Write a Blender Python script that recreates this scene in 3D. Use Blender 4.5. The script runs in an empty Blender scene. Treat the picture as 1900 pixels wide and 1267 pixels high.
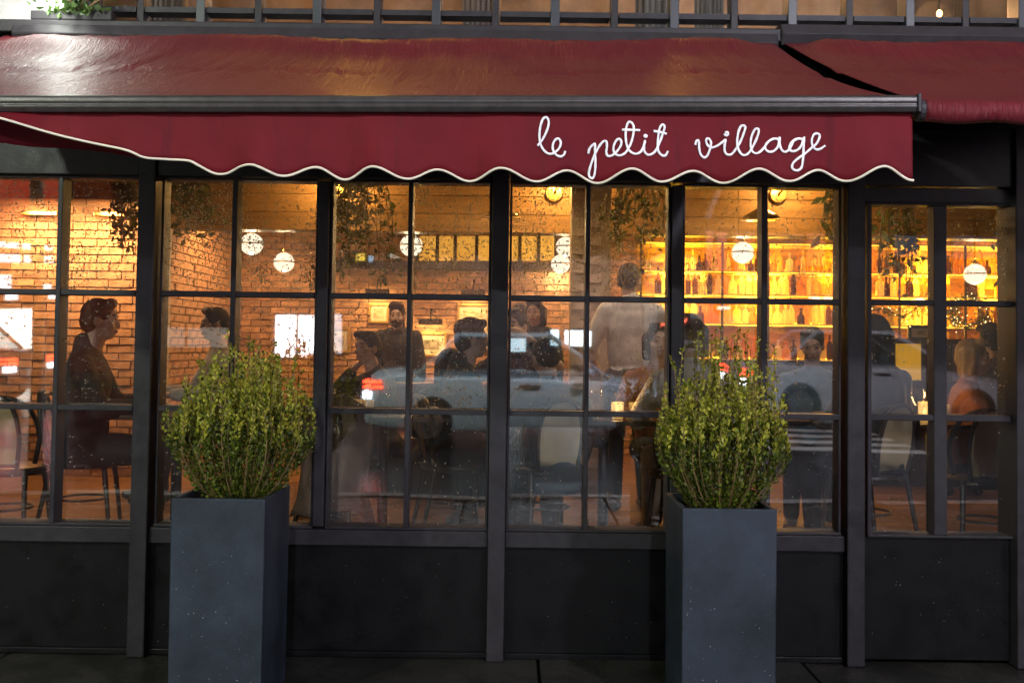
import bpy, bmesh, math, random
import numpy as np
from mathutils import Vector, Matrix
random.seed(7); np.random.seed(7)
R = math.radians
sc = bpy.context.scene
C = sc.collection
# ------------------------------------------------------------------ camera
CAM = Vector((0.0, -5.0, 1.54)); FPX = 1850.0; PITCH = R(2.0); ROLL = R(0.75); SHIFT = -0.0306
fw = Vector((0, math.cos(PITCH), math.sin(PITCH))); up0 = Vector((0, -math.sin(PITCH), math.cos(PITCH))); rt0 = Vector((1, 0, 0))
rt = rt0 * math.cos(ROLL) + up0 * math.sin(ROLL); up = up0 * math.cos(ROLL) - rt0 * math.sin(ROLL)
cd = bpy.data.cameras.new('camera'); cam = bpy.data.objects.new('camera', cd); C.objects.link(cam)
cam.matrix_world = Matrix(((rt.x, up.x, -fw.x, CAM.x), (rt.y, up.y, -fw.y, CAM.y), (rt.z, up.z, -fw.z, CAM.z), (0, 0, 0, 1)))
cd.sensor_width = 36.0; cd.lens = FPX / 1900 * 36; cd.shift_y = SHIFT; cd.clip_end = 500; cd.clip_start = 0.05
sc.camera = cam
# ------------------------------------------------------------------ world, view
w = bpy.data.worlds.new('World'); sc.world = w; w.use_nodes = True
wn = w.node_tree.nodes; wl = w.node_tree.links
sky = wn.new('ShaderNodeTexSky'); sky.sky_type = 'NISHITA'; sky.sun_disc = False
sky.sun_elevation = R(-4); sky.sun_rotation = R(200); sky.altitude = 50
wl.new(sky.outputs[0], wn['Background'].inputs[0]); wn['Background'].inputs[1].default_value = 0.35
sun = bpy.data.lights.new('sun', 'SUN'); sun.energy = 0.7; sun.angle = R(60); sun.color = (1.0, 0.84, 0.86)   # faint glow of the night sky
so = bpy.data.objects.new('sun', sun); C.objects.link(so); so.rotation_euler = (R(16), 0, R(12))
sc.view_settings.view_transform = 'Standard'; sc.view_settings.look = 'None'
sc.view_settings.exposure = 0.0; sc.view_settings.gamma = 1.0; sc.view_settings.use_curve_mapping = False
sc.render.engine = 'CYCLES'
cy = sc.cycles
cy.use_denoising = True; cy.max_bounces = 8; cy.diffuse_bounces = 3; cy.glossy_bounces = 4
cy.transmission_bounces = 6; cy.transparent_max_bounces = 24; cy.caustics_reflective = False; cy.caustics_refractive = False
cy.sample_clamp_indirect = 3.0; cy.blur_glossy = 0.5

def P(x, y, Y=0.0):
    d = rt * ((x - 950) / FPX) + up * ((633.5 - y) / FPX + SHIFT * 1900 / FPX) + fw
    return CAM + d * ((Y - CAM.y) / d.y)
def PX(x, Y=0.0, y=640): return P(x, y, Y).x
def PZ(y, Y=0.0, x=950): return P(x, y, Y).z
FL = 0.36          # restaurant floor above the pavement
# ------------------------------------------------------------------ materials
MATS = {}
def nodes_of(name):
    m = bpy.data.materials.new(name); m.use_nodes = True
    return m, m.node_tree.nodes, m.node_tree.links
def mat(name, col, rough=0.5, metal=0.0, var=0.0, vscale=8.0, bump=0.0, bscale=60.0, spec=0.5, emit=0.0, island=0.0, coat=0.0, trans=0.0, stretch=None, alt=None, rvar=0.0):
    if name in MATS: return MATS[name]
    m, n, l = nodes_of(name); p = n['Principled BSDF']
    p.inputs['Base Color'].default_value = (*col, 1); p.inputs['Roughness'].default_value = rough
    p.inputs['Metallic'].default_value = metal; p.inputs['Specular IOR Level'].default_value = spec
    p.inputs['Coat Weight'].default_value = coat; p.inputs['Transmission Weight'].default_value = trans
    if emit: p.inputs['Emission Color'].default_value = (*col, 1); p.inputs['Emission Strength'].default_value = emit
    tc = n.new('ShaderNodeTexCoord'); src = tc.outputs['Object']
    if stretch:
        mp = n.new('ShaderNodeMapping'); mp.inputs['Scale'].default_value = stretch; l.new(src, mp.inputs[0]); src = mp.outputs[0]
    cur = None
    if var or alt:
        nz = n.new('ShaderNodeTexNoise'); nz.inputs['Scale'].default_value = vscale; nz.inputs['Detail'].default_value = 6
        nz.inputs['Roughness'].default_value = 0.65; l.new(src, nz.inputs['Vector'])
        cr = n.new('ShaderNodeValToRGB'); a = alt or tuple(c * (1 - var) for c in col)
        b = col if alt else tuple(min(1, c * (1 + var)) for c in col)
        cr.color_ramp.elements[0].color = (*a, 1); cr.color_ramp.elements[1].color = (*b, 1)
        cr.color_ramp.elements[0].position = 0.33; cr.color_ramp.elements[1].position = 0.67
        l.new(nz.outputs['Fac'], cr.inputs[0]); cur = cr.outputs[0]
        if rvar:
            mr = n.new('ShaderNodeMapRange'); mr.inputs['To Min'].default_value = max(0.02, rough - rvar); mr.inputs['To Max'].default_value = rough + rvar
            mr.inputs['From Min'].default_value = 0.35; mr.inputs['From Max'].default_value = 0.65
            l.new(nz.outputs['Fac'], mr.inputs[0]); l.new(mr.outputs[0], p.inputs['Roughness'])
    if island:
        g = n.new('ShaderNodeNewGeometry'); hs = n.new('ShaderNodeHueSaturation')
        mr = n.new('ShaderNodeMapRange'); mr.inputs['To Min'].default_value = 1 - island; mr.inputs['To Max'].default_value = 1 + island
        l.new(g.outputs['Random Per Island'], mr.inputs[0]); l.new(mr.outputs[0], hs.inputs['Value'])
        if cur is not None: l.new(cur, hs.inputs['Color'])
        else: hs.inputs['Color'].default_value = (*col, 1)
        cur = hs.outputs[0]
    if cur is not None: l.new(cur, p.inputs['Base Color'])
    if bump:
        nb = n.new('ShaderNodeTexNoise'); nb.inputs['Scale'].default_value = bscale; nb.inputs['Detail'].default_value = 5
        l.new(src, nb.inputs['Vector']); bp = n.new('ShaderNodeBump'); bp.inputs['Strength'].default_value = bump
        bp.inputs['Distance'].default_value = 0.01; l.new(nb.outputs['Fac'], bp.inputs['Height']); l.new(bp.outputs[0], p.inputs['Normal'])
    MATS[name] = m; return m
def emat(name, col, s):
    if name in MATS: return MATS[name]
    m, n, l = nodes_of(name); n.remove(n['Principled BSDF']); e = n.new('ShaderNodeEmission')
    e.inputs[0].default_value = (*col, 1); e.inputs[1].default_value = s; l.new(e.outputs[0], n['Material Output'].inputs[0])
    MATS[name] = m; return m
def leafmat(name, c0, c1, rough=0.45):
    m, n, l = nodes_of(name); p = n['Principled BSDF']; p.inputs['Roughness'].default_value = rough
    g = n.new('ShaderNodeNewGeometry'); cr = n.new('ShaderNodeValToRGB')
    cr.color_ramp.elements[0].color = (*c0, 1); cr.color_ramp.elements[1].color = (*c1, 1)
    l.new(g.outputs['Random Per Island'], cr.inputs[0]); l.new(cr.outputs[0], p.inputs['Base Color'])
    t = n.new('ShaderNodeBsdfTranslucent'); l.new(cr.outputs[0], t.inputs[0]); mx = n.new('ShaderNodeMixShader'); mx.inputs[0].default_value = 0.3
    l.new(p.outputs[0], mx.inputs[1]); l.new(t.outputs[0], mx.inputs[2]); l.new(mx.outputs[0], n['Material Output'].inputs[0])
    MATS[name] = m; return m
def glassmat(name, refl=0.07, haze=0.0, tint=(1, 1, 1), hscale=3.0):
    # thin glazing: clear, mirrors a little, filmed here and there by rain and condensation
    m, n, l = nodes_of(name); n.remove(n['Principled BSDF'])
    tr = n.new('ShaderNodeBsdfTransparent'); tr.inputs[0].default_value = (*tint, 1)
    gl = n.new('ShaderNodeBsdfGlossy'); gl.inputs['Roughness'].default_value = 0.02; gl.inputs[0].default_value = (1, 1, 1, 1)
    tc = n.new('ShaderNodeTexCoord')
    wv = n.new('ShaderNodeTexNoise'); wv.inputs['Scale'].default_value = 1.6; wv.inputs['Detail'].default_value = 1; l.new(tc.outputs['Object'], wv.inputs['Vector'])
    bp = n.new('ShaderNodeBump'); bp.inputs['Strength'].default_value = 0.05; bp.inputs['Distance'].default_value = 0.02
    l.new(wv.outputs['Fac'], bp.inputs['Height']); l.new(bp.outputs[0], gl.inputs['Normal'])
    lw = n.new('ShaderNodeLayerWeight'); pw = n.new('ShaderNodeMath'); pw.operation = 'POWER'; pw.inputs[1].default_value = 4; l.new(lw.outputs['Facing'], pw.inputs[0])
    ml = n.new('ShaderNodeMath'); ml.operation = 'MULTIPLY_ADD'; ml.inputs[1].default_value = 0.6; ml.inputs[2].default_value = refl; l.new(pw.outputs[0], ml.inputs[0])
    mx = n.new('ShaderNodeMixShader'); l.new(ml.outputs[0], mx.inputs[0]); l.new(tr.outputs[0], mx.inputs[1]); l.new(gl.outputs[0], mx.inputs[2])
    out = mx.outputs[0]
    if haze:
        mp = n.new('ShaderNodeMapping'); mp.inputs['Scale'].default_value = (hscale * 6, 1, hscale * 0.9); l.new(tc.outputs['Object'], mp.inputs[0])
        nz = n.new('ShaderNodeTexNoise'); nz.inputs['Scale'].default_value = 1.0; nz.inputs['Detail'].default_value = 8; nz.inputs['Roughness'].default_value = 0.72; l.new(mp.outputs[0], nz.inputs['Vector'])
        n2 = n.new('ShaderNodeTexNoise'); n2.inputs['Scale'].default_value = 1.7; n2.inputs['Detail'].default_value = 3; l.new(tc.outputs['Object'], n2.inputs['Vector'])
        n3 = n.new('ShaderNodeTexNoise'); n3.inputs['Scale'].default_value = 95; n3.inputs['Detail'].default_value = 3; l.new(tc.outputs['Object'], n3.inputs['Vector'])
        m3 = n.new('ShaderNodeMapRange'); m3.inputs['From Min'].default_value = .38; m3.inputs['From Max'].default_value = .62; m3.inputs['To Min'].default_value = .6; m3.inputs['To Max'].default_value = 1.25; l.new(n3.outputs['Fac'], m3.inputs[0])
        m4 = n.new('ShaderNodeMath'); m4.operation = 'MULTIPLY'; l.new(nz.outputs['Fac'], m4.inputs[0]); l.new(m3.outputs[0], m4.inputs[1])
        mu = n.new('ShaderNodeMath'); mu.operation = 'MULTIPLY'; l.new(m4.outputs[0], mu.inputs[0]); l.new(n2.outputs['Fac'], mu.inputs[1])
        mr = n.new('ShaderNodeMapRange'); mr.inputs['From Min'].default_value = 0.17; mr.inputs['From Max'].default_value = 0.42; mr.inputs['To Max'].default_value = haze; l.new(mu.outputs[0], mr.inputs[0])
        df = n.new('ShaderNodeBsdfDiffuse'); df.inputs[0].default_value = (0.75, 0.76, 0.78, 1); tl = n.new('ShaderNodeBsdfTranslucent'); tl.inputs[0].default_value = (0.8, 0.78, 0.74, 1)
        ms = n.new('ShaderNodeMixShader'); ms.inputs[0].default_value = 0.82; l.new(df.outputs[0], ms.inputs[1]); l.new(tl.outputs[0], ms.inputs[2])
        m2 = n.new('ShaderNodeMixShader'); l.new(mr.outputs[0], m2.inputs[0]); l.new(out, m2.inputs[1]); l.new(ms.outputs[0], m2.inputs[2]); out = m2.outputs[0]
    l.new(out, n['Material Output'].inputs[0]); MATS[name] = m; return m
def dropmat():
    m, n, l = nodes_of('rain drop'); n.remove(n['Principled BSDF'])
    g = n.new('ShaderNodeBsdfGlass'); g.inputs['IOR'].default_value = 1.33; g.inputs['Roughness'].default_value = 0.0
    tl = n.new('ShaderNodeBsdfTranslucent'); tl.inputs[0].default_value = (1, .97, .92, 1); mx = n.new('ShaderNodeMixShader'); mx.inputs[0].default_value = .55
    l.new(g.outputs[0], mx.inputs[1]); l.new(tl.outputs[0], mx.inputs[2]); l.new(mx.outputs[0], n['Material Output'].inputs[0]); MATS['rain drop'] = m; return m
# ------------------------------------------------------------------ mesh builder
class MB:
    def __init__(s): s.v = []; s.f = []
    def add(s, vs, fs):
        o = len(s.v); s.v.extend([tuple(v) for v in vs]); s.f.extend([tuple(i + o for i in f) for f in fs]); return s
    def box(s, x0, x1, y0, y1, z0, z1, M=None):
        vs = [Vector((x, y, z)) for z in (z0, z1) for y in (y0, y1) for x in (x0, x1)]
        if M is not None: vs = [M @ v for v in vs]
        return s.add(vs, [(0, 2, 3, 1), (4, 5, 7, 6), (0, 1, 5, 4), (2, 6, 7, 3), (0, 4, 6, 2), (1, 3, 7, 5)])
    def cone(s, a, b, ra, rb, n=12, caps=True):
        a = Vector(a); b = Vector(b); d = (b - a).normalized()
        q = d.to_track_quat('Z', 'Y').to_matrix(); vs = []
        for c, r in ((a, ra), (b, rb)):
            for k in range(n):
                t = 2 * math.pi * k / n; vs.append(c + q @ Vector((r * math.cos(t), r * math.sin(t), 0)))
        fs = [(k, (k + 1) % n, n + (k + 1) % n, n + k) for k in range(n)]
        if caps: fs += [tuple(range(n - 1, -1, -1)), tuple(range(n, 2 * n))]
        return s.add(vs, fs)
    def tube(s, pts, r, n=8, closed=False, flat=1.0):
        pts = [Vector(p) for p in pts]; m = len(pts); vs = []; fs = []
        rr = r if isinstance(r, (list, tuple)) else [r] * m
        ref = None
        for i, p in enumerate(pts):
            a = pts[(i - 1) % m] if (closed or i > 0) else p; b = pts[(i + 1) % m] if (closed or i < m - 1) else p
            d = (b - a); d = d.normalized() if d.length > 1e-9 else Vector((0, 0, 1))
            if ref is None: ref = Vector((0, 1, 0)) if abs(d.y) < 0.9 else Vector((1, 0, 0))
            u = (ref - d * ref.dot(d)); u = u.normalized() if u.length > 1e-6 else d.orthogonal().normalized(); ref = u; v = d.cross(u)
            for k in range(n):
                t = 2 * math.pi * k / n; vs.append(p + u * (rr[i] * flat * math.cos(t)) + v * (rr[i] * math.sin(t)))
        for i in range(m if closed else m - 1):
            j = (i + 1) % m
            for k in range(n): fs.append((i * n + k, i * n + (k + 1) % n, j * n + (k + 1) % n, j * n + k))
        if not closed: fs += [tuple(range(n - 1, -1, -1)), tuple(range((m - 1) * n, m * n))]
        return s.add(vs, fs)
    def lathe(s, prof, c=(0, 0, 0), n=16, sy=1.0):
        c = Vector(c); vs = []; fs = []; m = len(prof)
        for r, z in prof:
            for k in range(n):
                t = 2 * math.pi * k / n; vs.append(c + Vector((r * math.cos(t), r * sy * math.sin(t), z)))
        for i in range(m - 1):
            for k in range(n): fs.append((i * n + k, i * n + (k + 1) % n, (i + 1) * n + (k + 1) % n, (i + 1) * n + k))
        fs += [tuple(range(n - 1, -1, -1)), tuple(range((m - 1) * n, m * n))]
        return s.add(vs, fs)
    def ell(s, c, rad, M=None, nu=12, nv=8):
        c = Vector(c); vs = [Vector((0, 0, -1))]; fs = []
        for j in range(1, nv):
            a = -math.pi / 2 + math.pi * j / nv
            for k in range(nu):
                t = 2 * math.pi * k / nu; vs.append(Vector((math.cos(a) * math.cos(t), math.cos(a) * math.sin(t), math.sin(a))))
        vs.append(Vector((0, 0, 1))); T = len(vs) - 1
        for k in range(nu):
            fs.append((0, 1 + (k + 1) % nu, 1 + k)); o = 1 + (nv - 2) * nu; fs.append((T, o + k, o + (k + 1) % nu))
        for j in range(nv - 2):
            for k in range(nu):
                a = 1 + j * nu; fs.append((a + k, a + (k + 1) % nu, a + nu + (k + 1) % nu, a + nu + k))
        out = []
        for v in vs:
            v = Vector((v.x * rad[0], v.y * rad[1], v.z * rad[2])); v = M @ v if M is not None else v; out.append(c + v)
        return s.add(out, fs)
    def cap(s, a, b, ra, rb, n=10):          # tapered capsule
        a = Vector(a); b = Vector(b); d = b - a; L = max(d.length, 1e-5); q = d.to_track_quat('Z', 'Y').to_matrix(); pr = []
        for k in range(1, 4): t = -math.pi / 2 + math.pi / 2 * k / 4; pr.append((ra * math.cos(t), ra * math.sin(t)))
        pr.append((ra, 0)); pr.append((rb, L))
        for k in range(1, 4): t = math.pi / 2 * k / 4; pr.append((rb * math.cos(t), L + rb * math.sin(t)))
        vs = []; fs = []
        for r, z in pr:
            for k in range(n): t = 2 * math.pi * k / n; vs.append(a + q @ Vector((r * math.cos(t), r * math.sin(t), z)))
        m = len(pr)
        for i in range(m - 1):
            for k in range(n): fs.append((i * n + k, i * n + (k + 1) % n, (i + 1) * n + (k + 1) % n, (i + 1) * n + k))
        fs += [tuple(range(n - 1, -1, -1)), tuple(range((m - 1) * n, m * n))]
        return s.add(vs, fs)
    def poly(s, pts, y0, y1):                 # prism in XZ, extruded along Y
        n = len(pts); vs = [(p[0], y0, p[1]) for p in pts] + [(p[0], y1, p[1]) for p in pts]
        return s.add(vs, [tuple(range(n)), tuple(range(2 * n - 1, n - 1, -1))] + [(k, n + k, n + (k + 1) % n, (k + 1) % n) for k in range(n)])
    def mesh(s, name):
        me = bpy.data.meshes.new(name); me.from_pydata(s.v, [], s.f); return me
    def build(s, name, m, parent=None, smooth=False, bevel=0.0, fix=False):
        me = s.mesh(name)
        if fix:
            bm = bmesh.new(); bm.from_mesh(me); bmesh.ops.recalc_face_normals(bm, faces=bm.faces); bm.to_mesh(me); bm.free()
        if smooth: me.polygons.foreach_set('use_smooth', [True] * len(me.polygons))
        o = bpy.data.objects.new(name, me); C.objects.link(o)
        if m is not None: me.materials.append(m)
        if parent is not None: o.parent = parent; o.matrix_parent_inverse = Matrix.Translation(-parent.location) if parent.type == 'EMPTY' and parent.parent is None and not any(parent.rotation_euler) else Matrix()
        if bevel:
            b = o.modifiers.new('edge', 'BEVEL'); b.width = bevel; b.segments = 2; b.limit_method = 'ANGLE'
        return o
def tag(o, label, cat, group=None):
    o['label'] = label; o['category'] = cat
    if group: o['group'] = group
    return o
def thing(name, label, cat, loc=(0, 0, 0), rz=0.0, group=None):
    o = bpy.data.objects.new(name, None); C.objects.link(o); o.location = loc; o.rotation_euler = (0, 0, rz); o.empty_display_size = 0.1
    return tag(o, label, cat, group)
def struct(o): o['kind'] = 'structure'; return o
def stuff(o): o['kind'] = 'stuff'; return o
def copy_tree(o, parent=None):
    c = o.copy(); C.objects.link(c)
    if parent is not None: c.parent = parent; c.matrix_parent_inverse = o.matrix_parent_inverse.copy()
    for ch in list(o.children): copy_tree(ch, c)
    return c
def lamp(name, kind, loc, power, col, parent=None, rad=0.05, aim=None, cone=None, blend=0.5):
    d = bpy.data.lights.new(name, kind); d.energy = power; d.color = col
    if kind == 'AREA': d.size = rad
    else: d.shadow_soft_size = rad
    if cone: d.spot_size = R(cone); d.spot_blend = blend
    o = bpy.data.objects.new(name, d); C.objects.link(o); o.location = loc
    if aim is not None: o.rotation_euler = (Vector(aim) - Vector(loc)).to_track_quat('-Z', 'Y').to_euler()
    if parent is not None: o.parent = parent; o.matrix_parent_inverse = Matrix.Translation(-parent.location)
    return o
def spline(pts, n=8, closed=False):
    pts = [Vector(p) for p in pts]; out = []; m = len(pts)
    for i in range(m if closed else m - 1):
        g = lambda k: pts[k % m] if closed else pts[min(max(k, 0), m - 1)]
        p0, p1, p2, p3 = g(i - 1), g(i), g(i + 1), g(i + 2)
        for k in range(n):
            t = k / n; out.append(0.5 * ((2 * p1) + (p2 - p0) * t + (2 * p0 - 5 * p1 + 4 * p2 - p3) * t * t + (3 * p1 - p0 - 3 * p2 + p3) * t ** 3))
    if not closed: out.append(pts[-1])
    return out
# ------------------------------------------------------------------ common materials
mat('black paint', (0.030, 0.027, 0.031), 0.45, spec=.22, var=0.25, vscale=14, bump=0.1, bscale=90, rvar=0.08)
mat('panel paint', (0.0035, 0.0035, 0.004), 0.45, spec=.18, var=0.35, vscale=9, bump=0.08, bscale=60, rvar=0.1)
mat('burgundy', (0.20, 0.02, 0.03), 0.5, var=0.2, vscale=5, bump=0.25, bscale=900)
mat('piping cream', (0.75, 0.68, 0.55), 0.7)
mat('letter white', (0.86, 0.83, 0.88), 0.7)
mat('bar metal', (0.05, 0.045, 0.045), 0.36, metal=0.4, var=0.25, vscale=20, bump=0.1, bscale=200)
mat('planter grey', (0.024, 0.033, 0.047), 0.5, var=0.45, vscale=3, bump=0.3, bscale=300, spec=.3)
mat('soil', (0.02, 0.013, 0.008), 0.9, bump=0.8, bscale=80)
mat('twig', (0.20, 0.125, 0.05), 0.7)
mat('wet concrete', (0.03, 0.028, 0.024), 0.24, var=0.45, vscale=2.5, bump=0.3, bscale=130, rvar=0.16)
mat('kerb stone', (0.16, 0.155, 0.15), 0.4, var=0.3, vscale=6, bump=0.3, bscale=90)
mat('wet asphalt', (0.014, 0.015, 0.018), 0.17, var=0.4, vscale=1.3, bump=0.3, bscale=45, rvar=0.08)
mat('dark void', (0.012, 0.012, 0.013), 0.8)
mat('plaster pale', (0.45, 0.43, 0.42), 0.8, var=0.15, vscale=5, bump=0.2, bscale=60)
leafmat('boxwood', (0.014, 0.034, 0.004), (0.20, 0.24, 0.02)); leafmat('boxwood tip', (0.16, 0.19, 0.015), (0.62, 0.58, 0.07))
glassmat('shop glass', 0.11, haze=0.11); glassmat('shop glass clear', 0.16, haze=0.04); glassmat('plain glass', 0.05); glassmat('shop glass low', 0.16, haze=0.012)
dropmat()
# ------------------------------------------------------------------ ground, road, pavement
struct(MB().add([(-60, 60, -0.6), (60, 60, -0.6), (60, -80, -0.6), (-60, -80, -0.6)], [(3, 2, 1, 0)]).build('ground', MATS['dark void']))
pv = struct(MB().box(-16, 16, -4.3, 0.2, -0.5, -0.03).build('pavement', MATS['dark void']))
ys = [-4.30, -3.02, -1.78, -0.54, 0.03]; k = 0
for j in range(4):
    xs = np.arange(-16 + (0.55 if j % 2 else 0), 16, 1.3)
    for x in xs:
        MB().box(x + 0.006, x + 1.292, ys[j] + 0.006, ys[j + 1] - 0.006, -0.03, 0.0 + random.uniform(-0.004, 0.004)).build('paving_slab', MATS['wet concrete'], pv, bevel=0.008)
kb = struct(MB().box(-16, 16, -4.47, -4.305, -0.5, -0.02).build('kerb', MATS['dark void']))
for x in np.arange(-16, 16, 1.6): MB().box(x + .005, x + 1.595, -4.475, -4.3, -0.02, 0.012).build('kerb_stone', MATS['kerb stone'], kb, bevel=0.015)
rd = MB(); RS = [(-4.3, -0.13), (-7, -0.06), (-11, 0.04), (-16, 0.12), (-24, 0.16)]
for (ya, za), (yb, zb) in zip(RS[:-1], RS[1:]): rd.add([(-40, ya, za), (40, ya, za), (40, yb, zb), (-40, yb, zb)], [(3, 2, 1, 0)])
struct(rd.build('road', MATS['wet asphalt']))
def road_z(y):
    return float(np.interp(-y, [-a for a, b in RS], [b for a, b in RS]))
# painted crossing bars on the road, seen mirrored in the glass
mk = mat('road paint', (0.7, 0.7, 0.68), 0.4, var=0.2, vscale=6)
for i in range(5):
    y = -8.2 - i * 0.62
    struct(MB().add([(3.4, y, road_z(y) + .005), (5.6, y, road_z(y) + .005), (5.6, y - .3, road_z(y - .3) + .005), (3.4, y - .3, road_z(y - .3) + .005)], [(3, 2, 1, 0)]).build('crossing_bar', mk))
# ------------------------------------------------------------------ shopfront
sf = thing('shopfront', 'black painted wooden shopfront with tall gridded windows under the burgundy awning', 'shopfront', (0, 0, 0))
BP = MATS['black paint']; PP = MATS['panel paint']
GT, M1a, M1b, M2a, M2b, GB = PZ(343, 0, 840), PZ(546, -.07, 840), PZ(556, -.07, 840), PZ(760, -.07, 840), PZ(770, -.07, 840), PZ(975, 0, 840)
RB = PZ(1013, -.05, 840)
def drops(name, parent, x0, x1, z0, z1, n, y=-0.0032, seed=0):
    rs = np.random.RandomState(seed); nc = 7
    cx = rs.uniform(x0, x1, nc); cz = rs.uniform(z0 + (z1 - z0) * .1, z1, nc); cs = rs.uniform(0.02, 0.10, nc); V = []; F = []
    for i in range(n):
        if rs.rand() < 0.62:
            k = rs.randint(nc); x = rs.normal(cx[k], cs[k]); z = rs.normal(cz[k], cs[k] * 1.5)
        else: x = rs.uniform(x0, x1); z = rs.uniform(z0, z1)
        r = 0.0014 + 0.0032 * rs.rand() ** 2.2; h = r * rs.uniform(1, 1.5)
        if rs.rand() < .06: h *= 2.2
        if not (x0 + r < x < x1 - r and z0 + h < z < z1 - h): continue
        o = len(V)
        for rr, dy in ((1, 0), (0.72, -.5), ):
            for q in range(6): t = math.pi * q / 3; V.append((x + rr * r * math.cos(t), y + dy * r, z + rr * h * math.sin(t)))
        V.append((x, y - r * .72, z))
        for q in range(6):
            q2 = (q + 1) % 6; F.append((o + q, o + 6 + q, o + 6 + q2, o + q2)); F.append((o + 6 + q, o + 12, o + 6 + q2))
        F.append(tuple(o + q for q in range(6)))
    b = MB(); b.v = V; b.f = F
    ob = b.build(name, MATS['rain drop'], parent, smooth=True, fix=True); return stuff(ob)
def pane(parent, x0, x1, z0, z1, m, seed, y=0.0):
    # a sheet of glass, a touch out of plumb like every old sash
    zc = (z0 + z1) / 2; t = R(0.75 + random.uniform(-.12, .12)); s = R(random.uniform(-.15, .15))
    Mx = Matrix.Translation(((x0 + x1) / 2, y, zc)) @ Matrix.Rotation(t, 4, 'X') @ Matrix.Rotation(s, 4, 'Z')
    dx = (x1 - x0) / 2 + .008; dz = (z1 - z0) / 2 + .008
    return MB().box(-dx, dx, -.003, .003, -dz, dz, Mx).build('pane', m, parent)
def window(xl, xm, xr, wm, z4, label_rows=(620, 260, 90), seed=0, fr=0.012, mdep=-.068):
    # xl..xr clear opening, xm = front left edge of the middle bar, wm = its width; z4: glass top, bars, glass bottom
    zt, a1, b1, a2, b2, zb = z4
    f = MB(); f.box(xl - fr, xl, -.05, .05, zb, zt).box(xr, xr + fr, -.05, .05, zb, zt)
    f.box(xl - fr, xr + fr, -.052, .052, zt, zt + .012).box(xl - fr, xr + fr, -.056, .052, zb - .014, zb)
    wo = f.build('window', BP, sf, bevel=0.003)
    MB().box(xm, xm + wm, mdep, .03, zb + .0005, zt - .0005).build('muntin', BP, wo, bevel=0.003)
    for (za, zc) in ((b1, a1), (b2, a2)):
        for (p, q) in ((xl, xm), (xm + wm, xr)): MB().box(p + .0005, q - .0005, mdep + .004, .028, za, zc).build('muntin', BP, wo, bevel=0.003)
    rows = ((a1, zt), (a2, b1), (zb, b2))
    for r, (z0, z1) in enumerate(rows):
        for c, (p, q) in enumerate(((xl, xm), (xm + wm, xr))):
            pane(wo, p, q, z0, z1, MATS[('shop glass', 'shop glass clear', 'shop glass low')[r]], 0)
            drops('raindrops', wo, p, q, z0, z1, int(label_rows[r] * random.uniform(1.3, 2.0) * (1.25, .7, .4)[r]), y=-.0075 if r != 5 else 0, seed=seed * 10 + r * 2 + c)
    return wo
zz = (GT, M1a, M1b, M2a, M2b, GB)
X = lambda x, Y=-.068, y=555: P(x, y, Y).x
post1 = (X(251, -.1), X(283, -.1)); post2 = (X(911, -.1), X(943, -.1)); post3 = (X(1573, -.1), X(1606, -.1)); post4 = (X(1886, -.1), X(1925, -.1)); post0 = (X(-420, -.1), X(-388, -.1))
st = [(X(588), X(608)), (X(1246), X(1266)), (X(-68), X(-48))]
for a, b in (post0, post1, post2, post3):
    MB().box(a, b, -.10, .10, 0.0, GT + .30).build('post', BP, sf, bevel=0.006)
for a, b in st: MB().box(a, b, -.072, .075, GB, GT).build('stile', BP, sf, bevel=0.004)
window(post0[1] + .02, X(-250), st[2][0] - .015, .024, zz, seed=1)
window(st[2][1] + .015, X(102), post1[0] - .015, .024, zz, (500, 200, 40), seed=2)
window(post1[1] + .028, X(427), st[0][0] - .015, .026, zz, (900, 250, 60), seed=3)
window(st[0][1] + .016, X(755), post2[0] - .015, .022, zz, (800, 300, 80), seed=4)
window(post2[1] + .015, X(1086), st[1][0] - .016, .022, zz, (700, 240, 80), seed=5)
window(st[1][1] + .015, X(1413), post3[0] - .028, .03, zz, (420, 120, 60), seed=6)
# head beam, bottom rail and base panels between the posts
bays = [(post0[1], post1[0]), (post1[1], post2[0]), (post2[1], post3[0])]
for a, b in bays:
    MB().box(a + .001, b - .001, -.085, .09, GT + .013, GT + .295).build('head_beam', BP, sf, bevel=0.005)
    MB().box(a + .001, b - .001, -.068, .08, RB, GB - .015).build('bottom_rail', BP, sf, bevel=0.004)
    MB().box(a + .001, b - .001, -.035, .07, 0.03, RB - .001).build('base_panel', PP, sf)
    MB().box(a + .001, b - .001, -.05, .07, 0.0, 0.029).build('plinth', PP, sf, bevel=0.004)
# glazed door on the right
dzt, dzb = PZ(384, 0, 1740), PZ(989, 0, 1740)
dz4 = (dzt, PZ(557, -.05, 1740), PZ(567, -.05, 1740), PZ(770, -.05, 1740), PZ(781, -.05, 1740), dzb)
dw = window(X(1615, -.03), X(1733, -.05), X(1881, -.03), X(1757, -.05) - X(1733, -.05), dz4, (160, 60, 40), seed=8, fr=.02, mdep=-.05)
dw.name = 'door'; dw['label'] = 'glazed black door leaf at the right end'
a, b = post3[1], post4[0]
MB().box(a + .001, b - .001, -.045, .08, dzt + .013, PZ(352, 0, 1740)).build('door_top_rail', BP, dw, bevel=0.004)
MB().box(a + .001, b - .001, -.075, .09, PZ(350, 0, 1740), GT + .295).build('head_beam', BP, sf, bevel=0.005)
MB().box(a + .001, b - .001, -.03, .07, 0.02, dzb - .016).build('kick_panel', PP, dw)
MB().box(post4[0], post4[1], -.10, .10, 0, GT + .30).build('post', BP, sf, bevel=0.006)
# wall carrying on to both sides beyond the frame
MB().box(post4[1] + .001, 12, -.06, .12, 0, GT + .30).build('side_panel', BP, sf)
MB().box(-12, post0[0] - .001, -.06, .12, 0, GT + .30).build('side_panel', BP, sf)
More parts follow.
